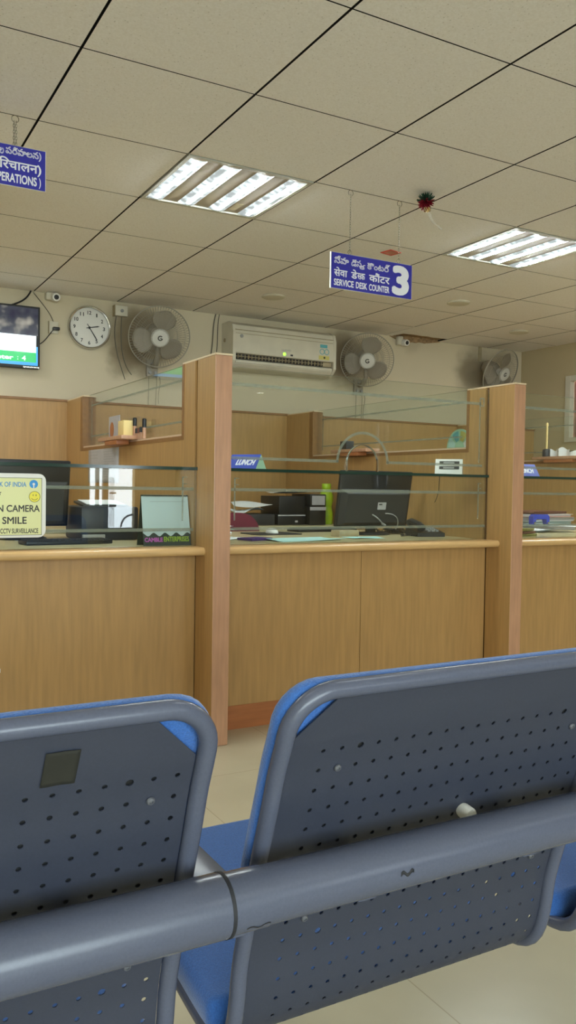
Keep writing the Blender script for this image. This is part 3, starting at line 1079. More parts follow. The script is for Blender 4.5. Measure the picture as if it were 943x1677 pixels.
        bo.modifiers.new('s', 'SOLIDIFY').thickness = .002
        return cu_
    s_bk = s_at_z(.535)
    pad('back_cushion', .001, UW - .001, -.003, s_bk, .055, .007, .036, .012)
    s_st = s_bk
    while not (prof(s_st).x > 1.045): s_st += .004
    pad('seat_cushion', .004, UW - .004, s_st, STOT - .05, .022, .006, .050, .012)
    # screws
    for (r_, c_) in ((1, 1), (1, NC - 2), (9, 1), (9, NC - 2)):
        g = MB()
        p = PP(x0, U0 + c_ * HP, S_ROW0 + r_ * VP_, -.001)
        q = prof(S_ROW0 + r_ * VP_ + .002) - prof(S_ROW0 + r_ * VP_ - .002)
        nrm = Vector((0, q.y, -q.x)).normalized()
        if nrm.y > 0: nrm = -nrm
        rot = nrm.to_track_quat('Z', 'Y').to_matrix().to_4x4()
        g.lathe([(.0052, 0), (.0052, .001), (.0042, .0024), (.0022, .0030), (.0018, .0016), (0, .0016)], 14, Matrix.Translation(p) @ rot)
        g.build('screw', 'sheet_hole', sh)
    # stubs that hold the shell on the beam
    for uu in (.15, .44):
        g = MB()
        g.box(x0 + uu - .015, x0 + uu + .015, .885, .944, .612, .644, bev=.003)
        g.build('mounting_stub', 'chair_paint', sh)
    return sh
shell = seat_unit(.472)
sh_l = seat_unit(-.197, shell)
sh_r = seat_unit(1.141, shell)
tag(shell, 'middle seat shell with a white rubber stop at the beam')
tag(sh_l, 'left seat shell with an olive patch of old tape')
# olive tape residue on the left back
m = MB()
m.surf(lambda u, v: PP(-.197, .396 + .036 * u - .003 * v, s_at_z(.876) + .042 * v, -.0018 - .0004 * math.sin(u * 9)), 8, 8)
o = m.build('tape_residue', 'tape_olive', sh_l)
o.modifiers.new('s', 'SOLIDIFY').thickness = .0004
# white rubber stop on the middle back
m = MB()
p = PP(.472, .340, s_at_z(.686), 0)
m.lathe([(0, 0), (.010, 0), (.011, .004), (.011, .019), (.0095, .022), (0, .023)], 20, Matrix.Translation(p) @ RX(97))
m.build('rubber_stop', 'white', shell)
# beam with sleeve, ring, armrests and legs
BY, BZ = .862, .668
m = MB(); m.tube([(.404, BY, BZ), (1.0, BY, BZ), (2.05, BY, BZ)], .0335, 28); bm_ = m.build('beam', 'chair_paint', bench, smooth=60)
m = MB(); m.tube([(-.62, BY, BZ), (0, BY, BZ), (.4005, BY, BZ)], .0362, 28); m.build('beam_sleeve', 'chair_paint', bench, smooth=60)
m = MB(); m.tube([(.4000, BY, BZ), (.4045, BY, BZ)], .0368, 28); tag(m.build('joint_ring', 'rubber', bench, smooth=60), 'black joint ring')
m = MB(); m.tube([(.4045, BY, BZ), (.452, BY, BZ)], .0345, 28); m.build('collar', 'chair_paint', bench, smooth=60)
def scuff(xa, xb, a0, a1, rad):
    m = MB(); m.surf(lambda u, v: (xa + (xb - xa) * u, BY - rad * math.cos(R(a0 + (a1 - a0) * v + 4 * math.sin(9 * u))), BZ + rad * math.sin(R(a0 + (a1 - a0) * v + 4 * math.sin(9 * u)))), 8, 3)
    o = m.build('paint_scuff', 'rubber', bm_); o.modifiers.new('s', 'SOLIDIFY').thickness = .0003
scuff(.632, .652, -4, 4, .0338)
scuff(.420, .450, -34, -31, .0348)
for xx in (.4325, 1.1015):
    m = MB()
    m.box(xx - .036, xx + .034, .905, 1.30, .624, .646, bev=.008)
    a = m.build('armrest', 'chair_paint', bench)
    m = MB(); m.box(xx - .014, xx + .014, .885, .93, .610, .640, bev=.003); m.build('arm_bracket', 'chair_paint', a)
m = MB(); g = MB()
for xx in (-.50, 1.93):
    m = MB()
    m.tube([(xx, BY, BZ - .03), (xx, BY + .02, .40), (xx, BY + .06, .05)], .028, 16)
    l = m.build('leg', 'chair_paint', bench)
    m = MB(); m.tube([(xx, .66, .022), (xx, .92, .05), (xx, 1.42, .022)], .022, 12); f = m.build('foot_bar', 'chair_paint', l)
    for yy in (.67, 1.41):
        m = MB(); m.lathe([(0, 0), (.024, 0), (.024, .014), (.012, .02), (0, .02)], 16, TR(xx, yy, 0)); m.build('foot_pad', 'rubber', l)

# ---------------------------------------------------------------- things on the back wall
# television
t = thing('television', (.95, 6.0, 1.955), 'wall mounted television showing a token number, at the left edge of the photo', 'television')
m = MB(); m.box(.58, 1.335, 5.985, 6.03, 1.947, 2.378, bev=.004); m.build('body', 'black', t, smooth=0)
m = MB(); m.box(.592, 1.322, 5.9835, 5.9855, 1.966, 2.366); s_ = m.build('screen', 'black', t, smooth=0)
m = MB(); m.box(.594, 1.320, 5.9825, 5.9836, 2.176, 2.364); m.build('picture_area', 'screen_picture', s_, smooth=0)
m = MB(); m.box(.594, 1.308, 5.9825, 5.9836, 2.058, 2.175); m.build('white_band', 'screen_white', s_, smooth=0)
m = MB(); m.box(.594, 1.308, 5.9825, 5.9836, 1.990, 2.058); m.build('green_band', 'screen_green', s_, smooth=0)
m = MB(); m.box(.594, 1.308, 5.9825, 5.9836, 1.968, 1.990); m.box(1.308, 1.320, 5.9825, 5.9836, 1.968, 2.100); m.build('blue_band', 'screen_blue', s_, smooth=0)
m = MB(); TF2 = FACE(5.9822)
m.text('Counter', (.93, 1.155, 2.000, 2.030), TF2, bold=.03); m.text(':', (1.182, 1.188, 2.003, 2.024), TF2); m.text('4', (1.212, 1.238, 2.000, 2.032), TF2, bold=.03)
m.build('lettering', 'screen_white', s_, smooth=0)
m = MB(); m.box(1.22, 1.33, 5.982, 5.986, 1.951, 1.961); m.build('trim_badge', 'chrome', t, smooth=0)
m = MB(); m.box(.80, 1.10, 6.03, 6.05, 2.05, 2.28); m.build('wall_bracket', 'black', t, smooth=0)
m = MB(); m.tube(bez((1.282, 6.035, 2.496), (1.25, 6.02, 2.43), (1.22, 6.02, 2.41), (1.14, 6.02, 2.376)), .006, 8)
m.build('cable', 'black', t)
# plug socket
t = thing('wall_socket', (1.44, 6.04, 2.22), 'wall socket with a black plug between the television and the clock', 'socket')
m = MB(); m.box(1.405, 1.475, 6.036, 6.05, 2.215, 2.300, bev=.003); m.build('plate', 'cream', t)
m = MB(); m.box(1.405, 1.411, 6.03, 6.05, 2.215, 2.300); m.build('cover_edge', 'cream_dark', t)
m = MB(); m.box(1.43, 1.478, 6.0, 6.036, 2.235, 2.258, bev=.006); p_ = m.build('plug', 'black', t)
m = MB(); m.tube(bez((1.435, 6.01, 2.238), (1.40, 6.0, 2.20), (1.38, 6.02, 2.15), (1.335, 6.01, 2.125)), .0035, 6); m.build('cable', 'black', p_)
m = MB(); m.tube(bez((1.30, 6.045, 2.49), (1.36, 6.044, 2.42), (1.42, 6.044, 2.36), (1.44, 6.044, 2.30)), .003, 6); m.build('feed_cable', 'cable', t)
# cameras
for (x, z, yy, lab) in ((1.435, 2.462, 5.99, 'white security camera above the clock and television'), (4.49, 2.440, 5.99, 'white security camera right of the middle wall fan')):
    t = thing('security_camera', (x, yy, z), lab, 'camera', 'security cameras')
    m = MB(); m.box(x - .055, x + .0, 6.0, 6.05, z - .02, 2.497, bev=.01); m.build('mount', 'cream', t)
    T = TR(x + .005, 5.99, z) @ RX(100) @ RY(0)
    m = MB(); m.lathe([(0, -.04), (.025, -.04), (.029, -.026), (.029, .028), (.027, .036), (.024, .036)], 24, T); m.build('housing', 'white', t)
    m = MB(); m.lathe([(.024, .030), (.017, .036), (0, .038)], 20, T); m.build('lens', 'black', t)
# wall clock
t = thing('wall_clock', (1.695, 6.05, 2.285), 'round white wall clock with a silver rim left of the first fan', 'clock')
TC = TR(1.697, 6.05, 2.283) @ RX(90)
m = MB(); m.lathe([(.150, 0), (.157, .006), (.157, .024), (.150, .034), (.142, .030), (.141, .012)], 48, TC, cap=False); m.build('rim', 'chrome', t)
m = MB(); m.lathe([(0, 0), (.143, 0), (.143, .012), (0, .012)], 48, TC); m.build('dial', 'white', t)
TD = FACE(6.05 - .0122)
for k in range(1, 13):
    a = PI / 2 - 2 * PI * k / 12
    cx, cz = 1.697 + .108 * math.cos(a), 2.283 + .108 * math.sin(a)
    w_ = .016 if k < 10 else .028
    if k == 1: w_ = .009
    m = MB(); m.text(str(k), (cx - w_ / 2, cx + w_ / 2, cz - .0135, cz + .0135), TD, bold=.02); m.build('numeral', 'black', t, smooth=0)
def hand(name, ang, l, back, w_, h_):
    m = MB()
    T = FACE(6.05 - h_) @ TR(1.697, 2.283, 0) @ RZ(90 - ang)
    m.prism([(-back, -w_ * .6), (-back, w_ * .6), (l * .8, w_), (l, 0), (l * .8, -w_)], .0015, T)
    m.build(name, 'black', t, smooth=0)
hand('hour_hand', 78, .078, .022, .0042, .015)
hand('minute_hand', 147, .108, .03, .0036, .018)
m = MB(); m.lathe([(0, 0), (.008, 0), (.008, .022), (0, .022)], 16, TC); m.build('hub', 'black', t)
# switch box
t = thing('switch_box', (1.92, 6.03, 2.42), 'small cream switch box under the ceiling between clock and fan', 'switch')
m = MB(); m.box(1.878, 1.972, 6.0, 6.05, 2.388, 2.462, bev=.003); m.build('box', 'cream', t)
m = MB(); m.box(1.872, 1.8785, 5.995, 6.05, 2.385, 2.465); m.build('side_plate', 'cream_dark', t, smooth=0)
m = MB(); m.lathe([(.012, 0), (.012, .008), (.006, .012), (0, .012)], 12, TR(1.928, 6.0, 2.425) @ RX(90)); m.build('switch', 'grey', t)
m = MB()
m.tube(bez((1.90, 6.045, 2.388), (1.86, 6.045, 2.20), (1.93, 6.045, 2.05), (1.97, 6.045, 1.93)), .003, 6)
m.tube(bez((1.94, 6.045, 2.388), (1.93, 6.045, 2.2), (1.94, 6.045, 2.05), (2.02, 6.045, 1.97)), .003, 6)
m.build('cable', 'cable', t)

# wall fans
def wall_fan(x, z, yaw, tilt, label, lift=0.0, first=None):
    """x, z: hub position on the wall; the head turns by yaw and tilts down"""
    if first is not None:
        c = copy_tree(first)
        c.location = (x, YB, z)
        tag(c, label)
        for ch in c.children:
            if ch.name.startswith('motor'):
                ch.rotation_euler = (R(tilt), 0, R(yaw))
        return c
    t = thing('wall_fan', (0, 0, 0), label, 'wall fan', 'wall fans')
    bmn = MB()
    bmn.box(-.045, .045, -.03, 0, -.30, -.17, bev=.008)
    bmn.build('wall_bracket', 'fan_body', t, local=True)
    bmn = MB(); bmn.tube([(0, -.03, -.22), (0, -.09, -.215), (0, -.13, -.16), (0, -.135, -.06)], [.02, .02, .018, .02], 12)
    bmn.build('arm', 'fan_body', t, local=True)
    bmn = MB()
    bmn.box(-.016, .016, -.045, -.03, -.225, -.195, bev=.003)
    bmn.lathe([(0, 0), (.012, 0), (.012, .01), (0, .012)], 12, TR(-.022, -.032, -.27) @ RX(90))
    bmn.lathe([(0, 0), (.012, 0), (.012, .01), (0, .012)], 12, TR(.022, -.032, -.27) @ RX(90))
    bmn.build('control_knob', 'grey', t, local=True)
    bmn = MB()
    for (cx, l, sw_) in ((-.03, .36, 0), (.03, .46, .01), (.055, .20, .02)):
        bmn.tube(bez((cx, -.03, -.30), (cx + sw_, -.035, -.36), (cx - sw_, -.03, -.40), (cx, -.02, -.30 - l)), .0022, 5)
    bmn.build('pull_cord', 'cable', t, local=True)
    A = RX(90)
    m = MB(); m.lathe([(0, -.10), (.05, -.098), (.068, -.07), (.07, -.01), (.06, .03), (.03, .045), (0, .045)], 24, A)
    head = m.build('motor', 'fan_body', t, local=True)
    head.location = (0, -.135, 0)
    head.rotation_euler = (R(tilt), 0, R(yaw))
    RG = .222
    m = MB()
    n = 68
    for k in range(n):
        a = 2 * PI * k / n
        c_, s_2 = math.cos(a), math.sin(a)
        pf = [(.055, .155), (.12, .150), (.18, .132), (RG - .004, .100)]
        m.tube([(r_ * c_, -h_, r_ * s_2) for (r_, h_) in pf], .0014, 3, caps=False)
        pb = [(.07, .030), (.14, .038), (.19, .062), (RG - .004, .094)]
        m.tube([(r_ * c_, -h_, r_ * s_2) for (r_, h_) in pb], .0014, 3, caps=False)
    for (r_, h_, th) in ((RG, .100, .0042), (RG, .094, .0030), (.125, .1495, .0012), (.185, .130, .0012), (.14, .038, .0012)):
        m.tube([(r_ * math.cos(a), -h_, r_ * math.sin(a)) for a in [2 * PI * q / 64 for q in range(64)]], th, 6, closed=True)
    m.build('guard', 'fan_guard', head, local=True)
    for k in range(3):
        m = MB()
        a0 = R(75 + 120 * k)
        def blade(u, v, a0=a0):
            r_ = .04 + .155 * v
            half = .28 + .42 * math.sin(PI * min(1, v * .80 + .12)) 
            if v > .85: half *= math.sqrt(max(0.05, 1 - ((v - .85) / .16) ** 2))
            a = a0 + (u - .5) * 2 * half
            return Vector((r_ * math.cos(a), -(.085 + (u - .5) * .045), r_ * math.sin(a)))
        m.surf(blade, 10, 12)
        o = m.build('blade', 'fan_blade', head, local=True)
        o.modifiers.new('s', 'SOLIDIFY').thickness = .002
    m = MB(); m.lathe([(0, .155), (.045, .157), (.062, .154), (.068, .146), (.06, .142)], 32, A); m.lathe([(0, .07), (.035, .07), (.035, .115), (0, .118)], 20, A)
    hub = m.build('hub', 'fan_hub', head, local=True)
    m = MB()
    m.ring(.011, .019, .0012, R(40), R(340), 24, TR(0, -.1565, 0) @ RX(90))
    m.prism([(0, -.003), (.018, -.003), (.018, .003), (0, .003)], .0012, TR(0, -.1565, 0) @ RX(90) @ RZ(-20))
    o = m.build('emblem', 'txt_dark', head, local=True, smooth=0)
    t.location = (x, YB, z)
    return t
f1 = wall_fan(2.175, 2.265, -13, 20, 'wall fan nearest the clock, left of the tall left post')
wall_fan(4.04, 2.255, -31, 18, 'wall fan in the middle of the back wall, right of the air conditioner', first=f1)
wall_fan(5.46, 2.275, 9, 24, 'wall fan turned to the right in the corner behind the right post', first=f1)

# split air conditioner
t = thing('air_conditioner', (3.22, 5.95, 2.08), 'white split air conditioner high on the back wall between two fans', 'air conditioner')
ax0, ax1 = 2.755, 3.69
pf = [(6.05, 2.425), (5.93, 2.425), (5.862, 2.395), (5.845, 2.34), (5.845, 2.185), (5.85, 2.178), (5.89, 2.176), (5.89, 2.135), (5.862, 2.128), (5.868, 2.10), (5.90, 2.072), (5.97, 2.06), (6.05, 2.06)]
m = MB(); m.prism(pf, ax1 - ax0 - .05, Matrix(((0, 0, 1, ax0 + .025), (1, 0, 0, 0), (0, 1, 0, 0), (0, 0, 0, 1)))); m.build('body', 'cream', t, smooth=25)
pe = [(6.05, 2.428), (5.93, 2.428), (5.860, 2.398), (5.842, 2.34), (5.842, 2.12), (5.866, 2.095), (5.90, 2.068), (5.97, 2.057), (6.05, 2.057)]
for xx in (ax0, ax1 - .025):
    m = MB(); m.prism(pe, .025, Matrix(((0, 0, 1, xx), (1, 0, 0, 0), (0, 1, 0, 0), (0, 0, 0, 1)))); e_ = m.build('end_cap', 'cream', t, smooth=25)
    if xx == ax0:
        m = MB(); m.lathe([(.016, 0), (.016, .006), (.008, .008), (0, .008)], 14, TR(xx, 5.99, 2.29) @ RY(-90)); m.build('side_knob', 'cream_dark', e_)
m = MB(); m.box(ax0 + .03, ax1 - .115, 5.868, 5.889, 2.137, 2.175); sl = m.build('air_slot', 'steel_dark', t, smooth=0)
m = MB()
for k in range(26):
    xx = ax0 + .05 + k * .030
    m.box(xx, xx + .003, 5.852, 5.868, 2.139, 2.174)
m.box(ax0 + .03, ax1 - .115, 5.855, 5.862, 2.153, 2.157)
m.build('louvre', 'cream_dark', sl, smooth=0)
m = MB(); m.box(ax1 - .113, ax1 - .03, 5.862, 5.889, 2.137, 2.175, bev=.004); m.build('slot_cover', 'cream_dark', t)
m = MB(); m.box(ax0 + .02, ax1 - .03, 5.838, 5.8455, 2.354, 2.358); m.box(ax0 + .02, ax1 - .03, 5.842, 5.846, 2.328, 2.331); m.build('panel_groove', 'cream_dark', t, smooth=0)
m = MB(); m.box(ax0 + .03, ax1 - .03, 5.856, 5.87, 2.106, 2.124, bev=.003); m.build('flap', 'cream', t)
TA = FACE(5.8448)
m = MB(); m.lathe([(.014, 0), (.014, .003), (.009, .004), (0, .0035)], 18, TA @ TR(ax0 + .075, 2.31, 0)); m.build('badge', 'grey', t)
m = MB(); m.text('LLOYD', (3.185, 3.268, 2.228, 2.242), TA, bold=.0); m.build('lettering', 'grey', t, smooth=0)
m = MB(); m.lathe([(.013, 0), (.013, .002), (0, .003)], 18, TA @ TR(3.207, 2.204, 0)); m.build('indicator_light', 'led', t)
m = MB(); m.box(3.262, 3.284, 5.843, 5.846, 2.193, 2.206); m.build('receiver_window', 'black', t, smooth=0)
m = MB()
m.box(3.537, 3.605, 5.8436, 5.8448, 2.286, 2.312, T=None)
m.ring(.018, .0235, .001, T=TA @ TR(3.556, 2.255, 0)); m.ring(.018, .0235, .001, T=TA @ TR(3.600, 2.255, 0))
m.build('eye_sticker', 'sticker_cyan', t, smooth=0)
m = MB(); m.box(3.525, 3.625, 5.8436, 5.8448, 2.190, 2.222, bev=.0); m.build('yellow_sticker', 'sticker_yellow', t, smooth=0)
m = MB(); m.lathe([(.009, 0), (.009, .0012), (0, .0012)], 14, FACE(5.8436) @ TR(3.578, 2.207, 0)); m.build('sticker_dot', 'txt_dark', t, smooth=0)
# pipe cables by the unit
m = MB()
m.tube(bez((2.70, 6.046, 2.497), (2.66, 6.04, 2.38), (2.69, 6.04, 2.25), (2.64, 6.045, 2.10)), .005, 6)
m.tube(bez((2.73, 6.046, 2.497), (2.70, 6.04, 2.36), (2.73, 6.04, 2.25), (2.69, 6.045, 2.10)), .0035, 6)
tag(m.build('wall_cable', 'cable'), 'pair of thin cables hanging down the wall beside the air conditioner', 'cable')
m = MB(); m.box(5.395, 5.425, 6.03, 6.05, 2.36, 2.497, bev=.002)
tag(m.build('cable_duct', 'cream_dark'), 'short grey conduit from the ceiling above the corner fan', 'conduit')
# ---------------------------------------------------------------- camera warning sign on the left pane
def sx(px): return .812 - (75 - px) * .00247
def sz(py): return 1.1794 - (py - 780) * .002525
t = thing('warning_sign', (.60, 3.52, .93), 'white framed yellow camera surveillance sign fixed to the left counter glass', 'sign')
m = MB(); m.prism(rrect(.42, sx(75), sz(880), sz(776), .03), .022, FACE(3.537)); m.build('frame', 'white', t, smooth=40)
m = MB(); m.prism(rrect(.437, sx(68.3), sz(876), sz(783), .006), .001, FACE(3.515)); m.build('panel', 'panel_yellow', t, smooth=0)
m = MB(); u1, v0, v1 = sx(68.3), sz(876), sz(783)
for q in ((.437, u1, v0, v0 + .0016), (.437, u1, v1 - .0016, v1), (u1 - .0016, u1, v0, v1)):
    m.box(q[0], q[1], 3.5132, 3.514, q[2], q[3])
m.build('border_line', 'txt_dark', t, smooth=0)
TS = FACE(3.514)
m = MB(); m.text('STATE BANK OF INDIA', (sx(-42), sx(43), sz(797.8), sz(789.8)), TS, bold=.02); m.build('lettering', 'txt_blue', t, smooth=0)
m = MB(); m.lathe([(.0172, 0), (.0172, .0008), (0, .0008)], 32, TS @ TR(sx(54.8), sz(793), 0)); lg = m.build('round_logo', 'logo_blue', t, smooth=0)
m = MB(); m.lathe([(.0052, .0009), (.0052, .0014), (0, .0014)], 16, TS @ TR(sx(54.8), sz(793), 0)); m.box(sx(54.8) - .0022, sx(54.8) + .0022, 3.5125, 3.5131, sz(793) - .017, sz(793)); m.build('keyhole_mark', 'white', lg, smooth=0)
m = MB(); m.lathe([(.0225, 0), (.0225, .0008), (0, .0008)], 32, TS @ TR(sx(56.3), sz(813.5), 0)); sm = m.build('smiley', 'smiley', t, smooth=0)
m = MB(); C0 = TS @ TR(sx(56.3), sz(813.5), .0009)
m.ring(.0212, .0228, .0005, T=C0); m.ring(.0125, .0142, .0005, R(205), R(335), 16, C0)
for dx in (-.006, .006):
    m.prism([(dx + .0014 * math.cos(q), .006 + .0042 * math.sin(q)) for q in [2 * PI * k / 10 for k in range(10)]], .0005, C0)
m.build('smiley_face', 'txt_dark', sm, smooth=0)
m = MB()
m.text('YOU ARE ON CAMERA', (sx(-76), sx(65), sz(838.3), sz(827)), TS, bold=.022)
m.text('SMILE', (sx(4.8), sx(43.8), sz(857.8), sz(846)), TS, bold=.022)
m.text('CCTV SURVEILLANCE', (sx(1.7), sx(62.7), sz(873), sz(865)), TS, bold=.02)
m.text('f', (sx(-1), sx(3), sz(817), sz(806)), TS, bold=.01, shear=.3)
m.build('lettering', 'txt_dark', t, smooth=0)

# ---------------------------------------------------------------- glass shelf things
ZS = 1.2346
def lunch(x, y, ang, x0, x1, label, tx0, tx1):
    t = thing('lunch_sign', (x, y, ZS), label, 'sign', 'folded lunch signs', (0, 0, R(ang)))
    hw, hh = .048, .072
    m = MB(); m.prism([(-hw, 0), (hw, 0), (0, hh)], x1 - x0, Matrix(((0, 0, 1, x0), (1, 0, 0, 0), (0, 1, 0, 0), (0, 0, 0, 1))))
    m.build('prism', 'mint', t, local=True, smooth=0)
    L_ = math.hypot(hw, hh)
    T = TR(0, -hw, 0) @ Matrix(((1, 0, 0, 0), (0, hw / L_, -hh / L_, 0), (0, hh / L_, hw / L_, 0), (0, 0, 0, 1)))
    m = MB(); m.box(x0, x1, 0, L_, 0, .0008, T=T); m.build('blue_face', 'lunch_blue', t, local=True, smooth=0)
    m = MB(); m.text('LUNCH', (tx0, tx1, .022, .058), T @ TR(0, 0, .0008), bold=.05, shear=.25); m.build('lettering', 'sign_white', t, local=True, smooth=0)
    return t
lunch(1.862, 3.612, -60, -.17, 0, 'folded blue LUNCH sign on the middle glass shelf beside the left post', -.128, -.016)
lunch(3.705, 3.64, -4, -.24, -.0, 'folded blue LUNCH sign on the right glass shelf, half hidden by the right post', -.130, -.030)
t = thing('card_stand', (3.07, 3.66, ZS), 'small white stand with two dark slots on the middle glass shelf', 'stand', None, (0, 0, R(-46)))
m = MB(); m.prism([(-.03, 0), (.035, 0), (.012, .082), (-.001, .086)], .15, Matrix(((0, 0, 1, -.075), (1, 0, 0, 0), (0, 1, 0, 0), (0, 0, 0, 1)))); m.build('wedge', 'white', t, local=True, smooth=0)
Ls = math.hypot(.029, .086)
TW = TR(0, -.03, 0) @ Matrix(((1, 0, 0, 0), (0, .029 / Ls, -.086 / Ls, 0), (0, .086 / Ls, .029 / Ls, 0), (0, 0, 0, 1)))
for v in (.030, .060):
    m = MB(); m.box(-.052, .058, v, v + .018, 0, .0015, T=TW); s_ = m.build('slot_window', 'black_soft', t, local=True, smooth=0)
    m = MB(); m.box(-.03, .03, v + .004, v + .013, .0015, .002, T=TW); m.build('slot_text_strip', 'grey', s_, local=True, smooth=0)
m = MB(); m.tube(bez((-.05, .03, .01), (-.07, .10, -.02), (-.06, .16, -.10), (-.10, .20, -.16)), .002, 5); m.build('cable', 'black', t, local=True)

# ---------------------------------------------------------------- middle booth desk
ZD = .8755
def zthing(name, x, y, label, cat, z=ZD, group=None, rz=0):
    return thing(name, (x, y, z), label, cat, group, (0, 0, R(rz)))
def monitor(x, y, w_, h_, zb, tilt, rz, label, plate=True):
    """back of a flat screen on its stand, leaning towards the hall by tilt"""
    t = zthing('computer_monitor', x, y, label, 'monitor', ZD, 'office monitors', rz)
    m = MB(); m.lathe([(0, 0), (.115, 0), (.12, .006), (.10, .014), (.04, .018), (0, .018)], 32, Matrix.Diagonal((1.0, .78, 1, 1))); m.build('base', 'black', t, local=True)
    m = MB(); m.box(-.03, .03, .0, .03, .012, zb + .10, bev=.006); m.build('neck', 'black', t, local=True)
    T = TR(0, 0, zb) @ RX(tilt)
    m = MB(); m.box(-w_ / 2, w_ / 2, .004, .03, 0, h_, bev=.006, T=T); bd = m.build('bezel', 'black', t, local=True)
    m = MB()
    fr = [(-w_ / 2 + .012, .004, .010), (w_ / 2 - .012, .004, .010), (w_ / 2 - .012, .004, h_ * .68), (-w_ / 2 + .012, .004, h_ * .68)]
    bk = [(-w_ / 2 + .04, -.034, .035), (w_ / 2 - .04, -.034, .035), (w_ / 2 - .04, -.034, h_ * .615), (-w_ / 2 + .04, -.034, h_ * .615)]
    A = [m.bm.verts.new(T @ Vector(p)) for p in fr]; B = [m.bm.verts.new(T @ Vector(p)) for p in bk]
    m.bm.faces.new(B)
    for k in range(4):
        m.bm.faces.new((A[k], A[(k + 1) % 4], B[(k + 1) % 4], B[k]))
    hs = m.build('rear_housing', 'black_soft', t, local=True, smooth=0)
    m = MB(); m.box(-w_ / 2 + .004, w_ / 2 - .004, .0302, .031, .004, h_ - .004, T=T); m.build('screen', 'navy', bd, local=True, smooth=0)
    if plate:
        m = MB(); m.box(.0, .058, -.0352, -.034, h_ * .34, h_ * .47, T=T); m.build('rating_label', 'paper_grey', hs, local=True, smooth=0)
        m = MB(); m.box(.008, .03, -.0358, -.0352, h_ * .42, h_ * .445, T=T); m.build('label_print', 'black_soft', hs, local=True, smooth=0)
        m = MB(); m.tube(bez(T @ Vector((-.03, -.034, h_ * .25)), T @ Vector((-.01, -.07, h_ * .22)), T @ Vector((.01, -.07, h_ * .16)), T @ Vector((.03, -.06, h_ * .10))), .004, 6)
        m.tube([T @ Vector((.028, -.062, h_ * .11)), T @ Vector((.054, -.058, h_ * .07))], .0075, 8)
        m.build('video_plug', 'grey', hs, local=True)
        m = MB(); m.tube(bez(T @ Vector((.06, -.034, h_ * .27)), T @ Vector((.12, -.07, h_ * .30)), T @ Vector((.16, -.06, h_ * .16)), (.17, .0, .03)), .0035, 6); m.build('power_cable', 'grey', hs, local=True)
    return t
monitor(2.86, 4.10, .50, .335, .045, 11, -2, 'black computer monitor seen from behind on the middle desk, under the arched hole')
t = zthing('keyboard', 2.76, 4.50, 'black keyboard behind the monitor on the middle desk', 'keyboard', rz=2)
m = MB(); m.box(-.22, .22, -.07, .07, 0, .018, bev=.005); m.build('body', 'black', t, local=True)
m = MB()
for q in range(15):
    for w_ in range(5):
        m.box(-.208 + q * .028, -.184 + q * .028, -.06 + w_ * .024, -.040 + w_ * .024, .018, .023)
m.build('keys', 'black_soft', t, local=True, smooth=0)
m = MB(); m.prism(rrect(2.14, 2.46, 4.20, 4.44, .05), .004, TR(0, 0, ZD)); tag(m.build('mouse_pad', 'black_soft'), 'dark mouse pad under the white mouse on the middle desk', 'mouse pad')
t = zthing('computer_mouse', 2.31, 4.33, 'white computer mouse on the dark mouse pad', 'mouse', ZD + .004)
m = MB(); m.surf(lambda u, v: (.032 * math.cos(2 * PI * u) * math.sin(PI * .5 * v), .055 * math.sin(2 * PI * u) * math.sin(PI * .5 * v), .030 * math.cos(PI * .5 * v) + .001), 24, 8)
m.build('shell', 'white', t, local=True); m = MB(); m.lathe([(0, 0), (.006, 0), (.006, .006), (0, .006)], 12, TR(-.003, .03, .022) @ RY(90)); m.build('wheel', 'grey', t, local=True)
m = MB(); m.box(-.075, .075, -.055, .055, 0, .012, bev=.002, T=TR(1.95, 3.84, ZD) @ RZ(18)); tag(m.build('passbook', 'purple'), 'small purple booklet lying on the middle desk', 'booklet')
def sheet(name, x, y, w_, h_, rz, z, m_, label, cat, group=None, curl=.006, seed=0):
    m = MB()
    rnd = random.Random(seed)
    a, b_, c = rnd.uniform(2, 5), rnd.uniform(2, 5), rnd.uniform(0, 6)
    m.surf(lambda u, v: TR(x, y, z) @ RZ(rz) @ Vector(((u - .5) * w_, (v - .5) * h_, .0012 + curl * (math.sin(a * u + c) * math.cos(b_ * v) + 1))), 14, 14)
    o = m.build(name, m_)
    o.modifiers.new('s', 'SOLIDIFY').thickness = .0006
    return tag(o, label, cat, group)
sheet('paper_sheet', 2.20, 3.78, .42, .22, 8, ZD, 'paper_cyan', 'wide pale cyan paper sheet spread on the middle desk by the glass', 'paper', curl=.004, seed=1)
sheet('paper_sheet', 2.62, 3.84, .20, .14, -6, ZD, 'paper_cyan', 'short pale cyan paper sheet in front of the monitor foot', 'paper', curl=.002, seed=2)
sheet('paper_sheet', 1.83, 4.02, .21, .28, 20, ZD, 'paper', 'flat white paper by the left post on the middle desk', 'paper', curl=.003, seed=5)
t = zthing('crumpled_paper', 1.82, 3.98, 'crumpled white papers piled beside the left post on the middle desk', 'paper')
for k in range(5):
    m = MB(); rnd = random.Random(k + 40)
    m.surf(lambda u, v, k=k, r2=rnd.uniform(1, 6): Vector(((u - .5) * .10 + .01 * math.sin(9 * v + r2), (v - .5) * .09, .004 + .014 * k + .009 * abs(math.sin(5 * u + r2) * math.cos(6 * v)))), 10, 10)
    o = m.build('paper_layer', 'paper', t, local=True, smooth=0); o.modifiers.new('s', 'SOLIDIFY').thickness = .0008; o.rotation_euler.z = rnd.uniform(-.5, .5)
